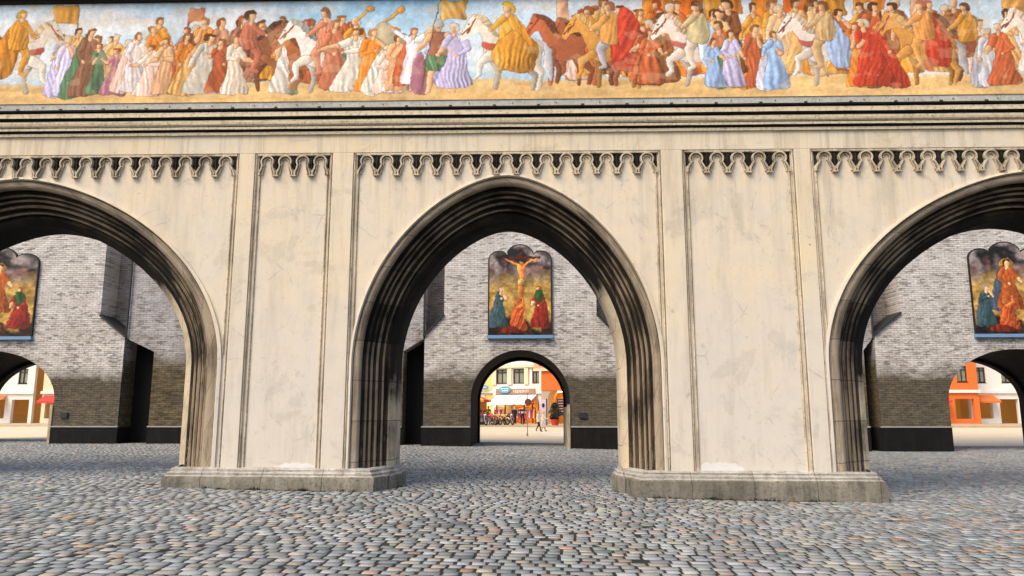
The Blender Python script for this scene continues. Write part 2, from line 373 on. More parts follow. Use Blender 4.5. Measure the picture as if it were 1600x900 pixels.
# ------------------------------------------------------------------ front gate wall
YW, YP = 16.0, 16.06          # pilaster face, panel face
BACK = 17.8
def arch_pts(a, h, zs, z0, us, nleg=10, narc=26):
    """left-to-right polylines of a two-centred arch, one per inward offset u"""
    Rr = (h*h+a*a)/(2*a); c0 = Rr-a; out = []
    for u in us:
        L = [(-(a-u), z0+(zs-z0)*i/nleg) for i in range(nleg)]
        te = acos(-c0/(Rr-u))
        for i in range(narc+1):
            th = pi+(te-pi)*i/narc; L.append((c0+(Rr-u)*cos(th), zs+(Rr-u)*sin(th)))
        L[-1] = (0.0, L[-1][1])
        sl = c0/sqrt((Rr-u)**2-c0*c0); e = .17*a                    # ease the point at the crown
        L = [(x, z+sl*(abs(x)-sqrt(x*x+e*e))*max(0, min(1, (z-zs)/(.55*h)))) for x, z in L]
        out.append(L+[(-x, z) for x, z in reversed(L[:-1])])
    return out
A, H, ZS, Z0 = 3.37, 4.42, 2.6, -.3
UI, DI = .83, .92             # inner edge of the splay
BAYS = [('centre', 0.0, 1.0), ('left', -11.05, 1.455), ('right', 11.55, 1.425)]

def moulding_profile():
    pts = [(0.0, .02, 0), (0.0, -.045, 0), (.045, -.055, 0), (.06, -.03, 0), (.065, .03, 0)]   # u, d, material of the segment that follows
    pts[-1] = (.065, .03, 1)
    s0, s1 = Vector((.06, .0)), Vector((.69, .79)); KS = 1.075; t = (s1-s0).normalized(); nrm = Vector((t.y, -t.x)); L = (s1-s0).length
    def roll(s, r, mat, lift=0.0):
        s *= KS; c = s0+t*s+nrm*lift
        for k in range(7):
            ph = pi*k/6; q = c-t*(r*cos(ph))+nrm*(r*sin(ph)); pts.append((q.x, q.y, mat))
        pts[-1] = (*pts[-1][:2], 1)
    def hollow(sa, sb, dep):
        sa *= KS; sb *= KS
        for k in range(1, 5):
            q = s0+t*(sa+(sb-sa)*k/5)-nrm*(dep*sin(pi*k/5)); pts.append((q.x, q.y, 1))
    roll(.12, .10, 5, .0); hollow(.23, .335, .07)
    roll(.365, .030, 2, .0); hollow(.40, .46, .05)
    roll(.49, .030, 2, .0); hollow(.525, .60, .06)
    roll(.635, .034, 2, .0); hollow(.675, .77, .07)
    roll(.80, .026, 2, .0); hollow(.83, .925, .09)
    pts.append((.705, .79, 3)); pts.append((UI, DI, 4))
    pts.append((UI, 1.30, 4)); pts.append((UI, BACK-YP, 4))
    return pts
PROF = moulding_profile()
gate = thing('gate_wall', 'long cream gate wall with dark moulded pointed arches, cornice and tracery bands over the cobbled square', 'gate wall', (0, YW, 0))
OFF = (0, -YW, 0)
def g(o, name=None): o.location = OFF; return o

ZT = 7.37                      # top of the sunk panels
ZTOP = 12.6
panels = [(-6.02, -16.2, 'side'), (-3.90, -5.66, 'narrow'), (-3.43, 3.43, 'centre'), (3.90, 6.36, 'narrow'), (6.72, 16.4, 'side')]
core = MB()
for nm, cx, sx in BAYS:
    xl, xr = {'centre': (-3.43, 3.43), 'left': (-16.2, -6.02), 'right': (6.72, 16.4)}[nm]
    outer, = arch_pts(A, H, ZS, Z0, [0.02]); outer = [(cx+x*sx, z) for x, z in outer]
    inner, = arch_pts(A, H, ZS, Z0, [UI]); inner = [(cx+x*sx, z) for x, z in inner]
    for pts, Y, top, (l, r) in ((outer, YP, ZT, (xl, xr)), (inner, BACK, ZTOP, (xl-.25, xr+.25))):
        n = len(pts); h = n//2
        for i in range(n-1):
            e = l if i < h else r
            p, q = pts[i], pts[i+1]
            core.quad((p[0],Y,p[1]), (q[0],Y,q[1]), (e,Y,q[1]), (e,Y,p[1]))
        za = pts[h][1]
        core.quad((l,Y,za), (r,Y,za), (r,Y,top), (l,Y,top))
for x0, x1 in ((-5.66,-3.90), (3.90,6.36)): core.quad((x0,YP,Z0), (x1,YP,Z0), (x1,YP,ZT), (x0,YP,ZT))
g(core.build('wall_face', MAT['plaster_panel'], gate, fixn=False))
band = MB(); band.box(-24, 24, YW, BACK-.01, ZT, ZTOP)
for x0, x1 in ((-24,-16.2), (16.4,24)): band.box(x0, x1, YW, BACK-.01, Z0, ZT)
for x0, x1 in ((-5.9,-3.6), (3.6,6.55)): band.box(x0, x1, YP+.05, BACK-.02, Z0, ZT-.001)
g(band.build('wall_mass', MAT['plaster'], gate))
for x0, x1 in ((-6.02,-5.66), (-3.90,-3.43), (3.43,3.90), (6.36,6.72)):
    q = MB(); q.box(x0, x1, YW, YP+.08, Z0, ZT-.0015)
    o = g(q.build('pilaster', MAT['plaster'], gate)); bv = o.modifiers.new('bevel', 'BEVEL'); bv.width = .012; bv.segments = 2

for nm, cx, sx in BAYS:
    rows = arch_pts(A, H, ZS, Z0, [max(p[0], 0) for p in PROF], 14, 44)
    mb = MB(); K = len(rows[0]); n = len(PROF)
    jit = rng.normal(0, .003, (n, K))
    for j, row in enumerate(rows):
        for k, (x, z) in enumerate(row): mb.v.append((cx+x*sx, YP+PROF[j][1]+jit[j,k], z))
    for j in range(n-1):
        for k in range(K-1): mb.f.append((j*K+k, j*K+k+1, (j+1)*K+k+1, (j+1)*K+k)); mb.m.append(PROF[j][2])
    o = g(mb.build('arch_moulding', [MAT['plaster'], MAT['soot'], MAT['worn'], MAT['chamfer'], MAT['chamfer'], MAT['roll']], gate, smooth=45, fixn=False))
    me = o.data; at = me.color_attributes.new('run', 'FLOAT_COLOR', 'POINT'); rg = np.zeros((n*K, 4), np.float32)
    for j in range(n):
        row = np.array(rows[j]); run = np.concatenate([[0], np.cumsum(np.linalg.norm(np.diff(row, axis=0), axis=1))])
        rg[j*K:(j+1)*K, 0] = run*.1; rg[j*K:(j+1)*K, 1] = j/n
        zc = row[:,1]; right = np.arange(K) > K//2
        rg[j*K:(j+1)*K, 2] = np.where(right, np.clip((5.0-zc)/1.4, 0, 1), np.clip((3.2-zc)/1.6, 0, 1)*.55)  # right jamb paler: light from the left painted into the stone
    at.data.foreach_set('color', rg.reshape(-1))
    o['label'] = 'deep pointed arch moulding of rolls and hollows, black with soot'

# frames of the sunk panels: two thin rolls
def frame(x0, x1, arch=None):
    mb = MB()
    def vbar(x, s):
        # s: +1 the panel lies to the right of the bar
        zlo = .36
        if arch:
            cx, sx = arch
            pts = arch_pts(A, H, ZS, Z0, [0.0], 10, 60)[0]
            for px, pz in pts:
                if pz > ZS and (x+s*.19-(cx+px*sx))*s > -.02 and ((px < 0) == (s > 0)): zlo = max(zlo, pz-.45)
        for off, w, pr in ((.002, .055, .052), (.085, .055, .034)):
            a, b = x+s*off, x+s*(off+w)
            c1, c2 = a+s*w*.25, a+s*w*.75
            zt = ZT-.004 if off < .05 else ZT-.40
            sec = [(a,YP+.002), (c1,YP-pr*.8), ((c1+c2)/2,YP-pr), (c2,YP-pr*.8), (b,YP+.002)]
            if s < 0: sec = sec[::-1]
            mb.prismz(sec, .36 if off < .05 else zlo, zt)
    vbar(x0, 1); vbar(x1, -1)
    mb.box(x0+.06, x1-.06, YP-.05, YP+.002, ZT-.055, ZT-.003)
    g(mb.build('panel_frame', MAT['tracery'], gate, smooth=50))
frame(-3.43, 3.43, (0,1.0)); frame(-5.66, -3.90); frame(3.90, 6.36); frame(-16.2, -6.02, (-11.05,1.455)); frame(6.72, 16.4, (11.55,1.425))

# tracery band: horseshoe heads on flaring legs with little pendants between
def ribbon(mb, pts, w, y0, y1, m=0, closed=False):
    n = len(pts); L = []; 
    for i, p in enumerate(pts):
        a = Vector(pts[max(i-1,0)]); b = Vector(pts[min(i+1,n-1)]); t = (b-a).normalized(); nn = Vector((-t.y, t.x))
        L.append((Vector(p)+nn*w/2, Vector(p)-nn*w/2))
    vs = []
    for l, r in L:
        c1, c2 = l.lerp(r, .22), l.lerp(r, .78)
        vs += [(l.x,y1,l.y), (c1.x,y0,c1.y), (c2.x,y0,c2.y), (r.x,y1,r.y)]
    fs = []
    for i in range(n-1):
        for k in range(3): fs.append((i*4+k, i*4+k+1, (i+1)*4+k+1, (i+1)*4+k))
    fs += [(0,3,2,1), ((n-1)*4, (n-1)*4+1, (n-1)*4+2, (n-1)*4+3)]
    mb.add(vs, fs, m)
def tracery(x0, x1, n):
    mb = MB(); pk = MB(); p = (x1-x0-.02)/n; top = ZT-.058; R0 = .135; hc = top-.145
    for i in range(n):
        c = x0+.01+p*(i+.5)
        for rr, wd, f0, f1 in ((R0, .050, .078, .0), (R0-.056, .030, .042, .0)):
            k = rr/R0; a0 = radians(-38)
            head = [(c+rr*cos(a), hc+rr*sin(a)) for a in np.linspace(a0, pi-a0, 19)]
            dx = p/2-.028-(.060 if rr < R0 else 0)
            neck = head[0]
            leg = [(c+dx, top-.46+(.0 if rr == R0 else .02)), (c+dx, top-.41), (c+dx*.92, top-.36), (c+dx*.72, top-.29), (neck[0]+.02, neck[1]-.025)]
            path = leg+head+[(2*c-x, z) for x, z in reversed(leg)]
            ribbon(mb, path, wd, YP-f0, YP+.002)
        # dark plates paint the soot and shade of sunken pockets between the heads
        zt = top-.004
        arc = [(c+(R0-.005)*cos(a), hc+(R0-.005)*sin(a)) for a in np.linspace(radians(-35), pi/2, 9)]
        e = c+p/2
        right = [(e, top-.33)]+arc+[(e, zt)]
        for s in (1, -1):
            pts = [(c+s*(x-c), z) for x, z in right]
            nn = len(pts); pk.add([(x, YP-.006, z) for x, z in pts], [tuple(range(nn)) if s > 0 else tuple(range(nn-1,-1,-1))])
    for i in range(1, n):
        e = x0+.01+p*i
        mb.box(e-.066, e+.066, YP-.085, YP+.002, top-.485, top-.462)
        mb.box(e-.034, e+.034, YP-.065, YP+.002, top-.462, top-.40)
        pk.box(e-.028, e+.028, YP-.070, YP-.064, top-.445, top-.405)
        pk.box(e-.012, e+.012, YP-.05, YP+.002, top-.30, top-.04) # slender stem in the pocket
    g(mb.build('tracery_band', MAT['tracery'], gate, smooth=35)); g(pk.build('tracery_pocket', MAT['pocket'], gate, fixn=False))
tracery(-3.43+.07, 3.43-.07, 15); tracery(-5.66+.07, -3.90-.07, 4); tracery(3.90+.07, 6.36-.07, 5)
tracery(-16.2+.07, -6.02-.07, 22); tracery(6.72+.07, 16.4-.07, 21)

# string course under the fresco
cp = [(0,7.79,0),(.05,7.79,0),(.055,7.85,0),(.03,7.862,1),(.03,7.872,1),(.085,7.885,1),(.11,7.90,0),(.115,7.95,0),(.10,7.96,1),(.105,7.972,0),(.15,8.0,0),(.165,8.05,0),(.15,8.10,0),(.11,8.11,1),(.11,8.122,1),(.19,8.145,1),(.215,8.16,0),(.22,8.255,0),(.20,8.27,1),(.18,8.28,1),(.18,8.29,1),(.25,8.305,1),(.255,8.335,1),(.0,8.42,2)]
mb = MB(); xs = np.arange(-24, 24.01, .5)
for x in xs:
    for (o_, z, m_) in cp: mb.v.append((x, YW-o_+random.gauss(0,.0015), z+random.gauss(0,.0015)))
nc = len(cp)
for i in range(len(xs)-1):
    for j in range(nc-1): mb.f.append((i*nc+j, (i+1)*nc+j, (i+1)*nc+j+1, i*nc+j+1)); mb.m.append(cp[j][2])
g(mb.build('cornice', [MAT['cornice'], MAT['cornice_soot_shade'], MAT['grey_strip']], gate, smooth=30, fixn=False))
mb = MB(); mb.box(-24, 24, YW-.012, YW+.05, 8.40, 8.585); g(mb.build('grey_strip', MAT['grey_strip'], gate))
mb = MB()
for x in np.arange(-13, 13.5, .98):
    mb.box(x-.035, x+.035, YW-.268, YW-.245, 8.325, 8.365); mb.blob((x+.4, YW-.02, 8.5), .014)
g(mb.build('cornice_clips', MAT['dark_metal'], gate))
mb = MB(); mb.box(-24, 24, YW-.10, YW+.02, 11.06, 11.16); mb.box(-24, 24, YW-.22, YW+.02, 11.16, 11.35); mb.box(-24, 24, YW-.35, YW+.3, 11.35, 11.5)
g(mb.build('eaves_moulding', MAT['cornice_soot_shade'], gate))

# pier bases: plan polygon, stepped profile
def pier_base(x0, x1):
    x0, x1 = x0+.075, x1-.075; core_ = [(x0, BACK), (x0, YP+1.05), (x0+.30, YP+.0), (x1-.30, YP+.0), (x1, YP+1.05), (x1, BACK)]
    prof = [(.24,-.5,1),(.245,.10,1),(.24,.235,1),(.215,.262,0),(.175,.275,0),(.165,.285,0),(.17,.325,0),(.15,.345,0),(.105,.352,0),(.10,.362,0),(.105,.395,0),(.08,.418,0),(.0,.44,0)]
    ns = [Vector((-1,0)), Vector((-1.05,-.34)).normalized(), Vector((0,-1)), Vector((1.05,-.34)).normalized(), Vector((1,0))]
    def offs(d):
        out = []
        for i, p in enumerate(core_):
            if i == 0: out.append((p[0]-d, p[1])); continue
            if i == 5: out.append((p[0]+d, p[1])); continue
            n1, n2 = ns[i-1], ns[i]; m_ = (n1+n2)/(1+n1.dot(n2)); out.append((p[0]+m_.x*d, p[1]+m_.y*d))
        # resample each edge so the rough block can be uneven
        res = []
        for i in range(5):
            a, b = Vector(out[i]), Vector(out[i+1])
            for k in range(8): res.append(tuple(a.lerp(b, k/8)))
        return res+[out[5]]
    mb = MB(); rows = [offs(o_) for o_, z, m_ in prof]; n = len(rows[0])
    for j, row in enumerate(rows):
        amp = .012 if prof[j][2] else .004
        for x, y in row: mb.v.append((x+random.gauss(0,amp), y+random.gauss(0,amp), prof[j][1]+random.gauss(0,amp*.5)-.018*min(max(x,-9),9)*.3))
    for j in range(len(prof)-1):
        for k in range(n-1): mb.f.append((j*n+k, j*n+k+1, (j+1)*n+k+1, (j+1)*n+k)); mb.m.append(prof[j][2])
    g(mb.build('pier_base', [MAT['base'], MAT['rough_base']], gate, smooth=32, fixn=False))
hi = A-UI
pier_base(-11.05+hi*1.455, -hi); pier_base(hi, 11.55-hi*1.425)
pier_base(-22, -11.05-hi*1.455); pier_base(11.55+hi*1.425, 22)

# fresh white repairs low in the narrow panels
wpm = simple('white_repair', (.66,.63,.59), .9, .12, 4)
for x0, x1, zz in ((-4.95,-3.94,.55), (3.94,4.95,.58)):
    pts_ = [(x0+(x1-x0)*i/16, zz-.13*abs(i/8-1)**3+random.uniform(-.025,.025)) for i in range(17)]
    mb = MB(); mb.extr([(x1,.40),(x0,.40)][::-1]+pts_[::-1], YP-.006, YP+.01); g(mb.build('plaster_repair', wpm, gate))
# moss and grime tufts where the bases meet the setts
mb = MB()
for (xa, ya), (xb, yb_), n_ in (((-6.3,15.79),(-2.95,15.79),900), ((-2.92,15.8),(-2.28,17.0),200), ((2.95,15.79),(6.8,15.79),1000), ((2.92,15.8),(2.28,17.0),200)):
    for k in range(n_):
        f = random.random(); cl_ = .5+.5*sin(f*23)+.3*sin(f*61); 
        if random.random() > .35+.5*cl_: continue
        x_, y_ = xa+(xb-xa)*f+random.gauss(0,.012), ya+(yb_-ya)*f+random.gauss(0,.018); z_ = gzf(x_,y_)-.03; h_ = random.uniform(.03,.10)*(.5+cl_*.5); a_ = random.random()*6.28; w_ = .012
        mb.add([(x_-w_*cos(a_),y_-w_*sin(a_),z_), (x_+w_*cos(a_),y_+w_*sin(a_),z_), (x_+random.gauss(0,.02),y_+random.gauss(0,.02),z_+h_)], [(0,1,2)])
tag(mb.build('moss_tufts', simple('moss', (.022,.032,.012), .95), fixn=False), 'dark moss and weeds along the foot of the stone bases', 'moss', kind='stuff')

# ------------------------------------------------------------------ paint: a small software painter for the fresco and the panel picture
class Paint:
    def __init__(s, w, h, bg, ss=2):
        s.w, s.h, s.ss = w, h, ss; s.im = np.zeros((h*ss, w*ss, 3)); s.im[:] = bg
        yy, xx = np.mgrid[0:h*ss, 0:w*ss]; s.xx = (xx+.5)/ss; s.yy = (yy+.5)/ss
        s.rs = np.random.default_rng(11)
    def noise(s, sx, sy, octv=4):
        out = np.zeros((s.h*s.ss, s.w*s.ss)); amp = 1; tot = 0
        for o in range(octv):
            gx, gy = max(2, int(s.w/sx*2**o)+2), max(2, int(s.h/sy*2**o)+2); gr = s.rs.random((gy, gx))
            fx = np.linspace(0, gx-1.001, s.w*s.ss); fy = np.linspace(0, gy-1.001, s.h*s.ss); ix = fx.astype(int); iy = fy.astype(int)
            tx = (fx-ix); ty = (fy-iy); tx = tx*tx*(3-2*tx); ty = ty*ty*(3-2*ty)
            a = gr[iy][:, ix]*(1-tx)+gr[iy][:, ix+1]*tx; b = gr[iy+1][:, ix]*(1-tx)+gr[iy+1][:, ix+1]*tx
            out += amp*(a*(1-ty)[:,None]+b*ty[:,None]); tot += amp; amp *= .5
        return out/tot
    def _box(s, x0, x1, y0, y1):
        q = s.ss; return max(0, int(x0*q)-1), min(s.w*q, int(x1*q)+2), max(0, int(y0*q)-1), min(s.h*q, int(y1*q)+2)
    def warp(s, size, amp):
        dx = (s.noise(size, size, 2)-.5)*2.6*amp*s.ss; dy = (s.noise(size, size, 2)-.5)*2.6*amp*s.ss
        yy, xx = np.mgrid[0:s.h*s.ss, 0:s.w*s.ss]
        s.im = s.im[np.clip((yy+dy).round().astype(int), 0, s.h*s.ss-1), np.clip((xx+dx).round().astype(int), 0, s.w*s.ss-1)]
    @staticmethod
    def smooth(pts, n=5):
        p = np.asarray(pts, float); m = len(p); out = []
        for i in range(m):
            a, b, c, d = p[(i-1)%m], p[i], p[(i+1)%m], p[(i+2)%m]
            for t in np.arange(n)/n: out.append(.5*((2*b)+(-a+c)*t+(2*a-5*b+4*c-d)*t*t+(-a+3*b-3*c+d)*t**3))
        return np.array(out)
    def poly(s, pts, col, shade=.25, fold=0, ffreq=.5, fang=0.0, outline=.36, sm=True, alpha=1.0):
        p = s.smooth(pts) if sm else np.asarray(pts, float)
        if outline is not None:
            c = p.mean(0); r = np.maximum(np.linalg.norm(p-c, axis=1), 1e-3)[:,None]; s._fill(c+(p-c)*(1+.65/r), np.array(col)*outline, 0, 0, 1, 0, alpha*.8)
        s._fill(p, np.array(col), shade, fold, ffreq, fang, alpha)
    def _fill(s, p, col, shade, fold, ffreq, fang, alpha):
        x0, y0 = p.min(0); x1, y1 = p.max(0); a, b, c, d = s._box(x0, x1, y0, y1)
        if b <= a or d <= c: return
        X = s.xx[c:d, a:b]; Y = s.yy[c:d, a:b]; ins = np.zeros(X.shape, bool); m = len(p)
        for i in range(m):
            (xa, ya), (xb, yb) = p[i], p[(i+1)%m]
            if ya == yb: continue
            ins ^= ((ya > Y) != (yb > Y)) & (X < (xb-xa)*(Y-ya)/(yb-ya)+xa)
        k = np.ones(X.shape)
        if shade: k += shade*(.5-(X-x0)/max(x1-x0, 1))*1.2+shade*.5*(.5-(Y-y0)/max(y1-y0, 1))
        if fold:
            fang = fang+s.rs.normal(0, .22); u = X*cos(fang)+Y*sin(fang); v = -X*sin(fang)+Y*cos(fang)
            ff = np.zeros(X.shape)
            for _ in range(4):
                fr = ffreq*s.rs.uniform(.3, 1.35); ph = s.rs.random()*6.28; sl_ = s.rs.normal(0, .06)
                ff += np.sin(u*fr+ph+sl_*v+.9*np.sin(v*s.rs.uniform(.04, .12)+ph))
            k += fold*.46*ff
        cc = np.clip(col[None,None]*k[...,None], 0, 1); sub = s.im[c:d, a:b]; sub[ins] = sub[ins]*(1-alpha)+cc[ins]*alpha
    def ell(s, cx, cy, rx, ry, col, **k):
        t = np.linspace(0, 2*pi, 14, endpoint=False); s.poly(np.stack([cx+rx*np.cos(t), cy+ry*np.sin(t)], 1), col, sm=False, **k)
    def limb(s, pts, rs, col, outline=.5, hl=.25):
        pts = np.asarray(pts, float)
        if np.isscalar(rs): rs = [rs]*len(pts)
        R = max(rs)+1.5; a, b, c, d = s._box(pts[:,0].min()-R, pts[:,0].max()+R, pts[:,1].min()-R, pts[:,1].max()+R)
        if b <= a or d <= c: return
        X = s.xx[c:d, a:b]; Y = s.yy[c:d, a:b]; best = np.full(X.shape, 9.); side = np.zeros(X.shape)
        for i in range(len(pts)-1):
            p, q = pts[i], pts[i+1]; v = q-p; L2 = max(v@v, 1e-6); t = np.clip(((X-p[0])*v[0]+(Y-p[1])*v[1])/L2, 0, 1)
            dx = X-p[0]-t*v[0]; dy = Y-p[1]-t*v[1]; r = rs[i]+(rs[i+1]-rs[i])*t; e = np.hypot(dx, dy)/r; w = e < best
            best = np.where(w, e, best); side = np.where(w, (dx+.4*dy)/r, side)
        sub = s.im[c:d, a:b]; col = np.array(col)
        if outline is not None: mk = best < 1+.7/max(np.mean(rs), .7); sub[mk] = sub[mk]*.3+col*outline*.7
        mk = best < 1; cc = np.clip(col[None,None]*(1-hl*side[...,None]), 0, 1); sub[mk] = cc[mk]
    def out(s):
        q = s.ss; return s.im.reshape(s.h, q, s.w, q, 3).mean((1, 3))

SKIN = (.93,.68,.49)
def horse(p, x, y, h, col, face=-1, rear=0.0, mane=None, tail=None, strap=None, step=0):
    """x is the middle of the body, y the ground, h the height to the ears; face -1 looks left"""
    w = h*1.0; mane = mane or tuple(q*.75 for q in col); tail = tail or mane
    def T(u, v): return (x-face*(u-.5)*w*-1 if face < 0 else x-(u-.5)*w, y-v*h)
    T = lambda u, v: (x+(u-.5)*w*(1 if face < 0 else -1), y-v*h)
    L = lambda pts, rs, c=col: p.limb([T(*q) for q in pts], [r*h for r in rs], c)
    dk = tuple(q*.72 for q in col)
    L([(.88,.48),(.84,.30),(.93,.20),(.90,.03)], [.075,.045,.027,.024], dk); L([(.42,.45),(.50,.24),(.47,.04)], [.055,.034,.024], dk)
    p.limb([T(1.0,.60), T(1.08,.50), T(1.07,.30), T(1.10,.14)], [.028*h,.05*h,.055*h,.012*h], tail)
    p.poly([T(*q) for q in [(.20,1.0),(.25,.96),(.34,.92),(.43,.80),(.50,.71),(.64,.655),(.80,.675),(.93,.665),(1.01,.57),(.98,.44),(.90,.37),(.74,.36),(.58,.345),(.46,.36),(.36,.44),(.325,.54),(.29,.66),(.25,.74),(.20,.735),(.09,.66),(.045,.675),(.045,.735),(.11,.86),(.155,.95)]], col, .22)
    p.poly([T(*q) for q in [(.20,.99),(.27,.985),(.37,.93),(.46,.80),(.52,.71),(.44,.72),(.37,.80),(.30,.89),(.23,.93)]], mane, .2, fold=.18, ffreq=1.5, fang=.6*(-face))
    L([(.90,.50),(.94,.31),(1.00,.21),(.96,.03)], [.085,.05,.028,.026])
    if step: L([(.40,.46),(.27,.38),(.27,.22),(.22,.17)], [.062,.04,.026,.022])
    else: L([(.41,.46),(.40,.24),(.385,.03)], [.062,.036,.026])
    p.ell(*T(.135,.855), .012*h, .012*h, (.12,.08,.06), outline=None)
    p.limb([T(.06,.73), T(.17,.83), T(.22,.93)], .010*h, (.55,.2,.15), None); p.limb([T(.115,.74), T(.15,.80)], .012*h, (.5,.25,.15), None)
    if strap: p.poly([T(*q) for q in [(.30,.63),(.45,.60),(.62,.62),(.63,.57),(.46,.53),(.32,.56)]], strap, .2)
    return T
def robed(p, x, y, h, col, arm=None, face=1, lean=0.0, hair=(.45,.25,.12), cloak=None, skin=SKIN, width=1.0, kneel=False):
    w = h*.5*width
    T = lambda u, v: (x+face*u*w+lean*v*h, y-v*h)
    if cloak: p.poly([T(*q) for q in [(-.20,.84),(.10,.84),(.05,.5),(-.05,.02),(-.62,.0),(-.45,.45)]], cloak, .3, fold=.16, ffreq=.9)
    p.poly([T(*q) for q in [(-.13,.84),(.14,.83),(.22,.66),(.19,.52),(.34,.25),(.46,.01),(.1,-.01),(-.36,.01),(-.30,.25),(-.20,.52),(-.24,.68)]], col, .32, fold=.15, ffreq=.8)
    sl = tuple(min(1, q*1.06) for q in col)
    for k, (e, hd) in enumerate(arm or [((.32,.60),(.42,.52)), ((-.26,.58),(.02,.50))]):
        sh = (.14, .78) if k == 0 else (-.13, .78)
        p.limb([T(*sh), T(*e)], [.048*h, .04*h], sl); p.limb([T(*e), T(*hd)], [.034*h, .022*h], skin if k == 0 else sl); p.ell(*T(*hd), .024*h, .024*h, skin, outline=.6)
    p.limb([T(.02,.82), T(.03,.90)], .03*h, skin); p.ell(*T(.05,.925), .040*h, .052*h, skin, shade=.45)
    p.poly([T(*q) for q in [(-.09,.90),(-.08,.975),(.03,1.0),(.13,.975),(.10,.955),(.0,.955),(-.03,.88)]], hair, .2)
    return T
def soldier(p, x, y, h, torso, kilt, face=1, helm=(.75,.72,.68)):
    w = h*.5; T = lambda u, v: (x+face*u*w, y-v*h)
    for s in (-1, 1): p.limb([T(.14*s,.46), T(.20*s,.26), T(.27*s,.03), T(.36*s+.04,.01)], [.06*h,.042*h,.028*h,.018*h], SKIN)
    p.poly([T(*q) for q in [(-.22,.56),(.22,.56),(.36,.33),(.1,.30),(-.14,.31),(-.36,.33)]], kilt, .3, fold=.22, ffreq=1.2)
    p.poly([T(*q) for q in [(-.24,.83),(.24,.83),(.20,.66),(.20,.54),(-.20,.54),(-.20,.66)]], torso, .3)
    p.limb([T(.24,.80), T(.38,.66), T(.30,.55)], [.042*h,.034*h,.024*h], SKIN); p.limb([T(-.24,.80), T(-.40,.68), T(-.52,.60)], [.042*h,.034*h,.024*h], SKIN)
    p.ell(*T(0,.91), .045*h, .055*h, SKIN); p.poly([T(*q) for q in [(-.12,.92),(-.08,.99),(.02,1.02),(.11,.98),(.12,.92)]], helm, .3)
def rider(p, T, h, col, cloak=None, hair=(.4,.22,.1), leg=None, big=1.0):
    """sits on the horse whose transform T is given"""
    pts = lambda L: [T(*q) for q in L]
    if cloak: p.poly(pts([(.60,.97),(.70,.95),(.82,.78),(.95,.55),(.90,.28),(.70,.26),(.62,.55)]), cloak, .3, fold=.17, ffreq=.8)
    p.limb(pts([(.60,.70),(.50,.52),(.56,.30),(.50,.27)]), [.075*h,.055*h,.035*h,.025*h], leg or col)
    p.poly(pts([(.55,.985),(.69,.985),(.75,.84),(.73,.62),(.52,.62),(.52,.84)]), col, .3, fold=.13, ffreq=.9)
    p.limb(pts([(.58,.95),(.48,.84),(.40,.78)]), [.045*h,.036*h,.025*h], col); p.ell(*T(.39,.775), .022*h, .022*h, SKIN)
    p.limb(pts([(.61,.98),(.61,1.03)]), .032*h, SKIN); p.ell(*T(.60,1.07), .042*h, .054*h, SKIN, shade=.45)
    p.poly(pts([(.56,1.10),(.60,1.15),(.67,1.12),(.69,1.03),(.65,1.02),(.63,1.09)]), hair, .2)
def banner(p, x, y, y1, w, h, col, sign=1):
    p.limb([(x, y), (x+3*sign, y1)], .8, (.45,.28,.12), .7)
    p.poly([(x+3*sign,y1),(x+sign*w*.5,y1+2),(x+sign*w,y1-1),(x+sign*w*.95,y1+h*.5),(x+sign*w,y1+h),(x+sign*w*.5,y1+h*.92),(x+sign*2,y1+h)], col, .3, fold=.14, ffreq=.5)

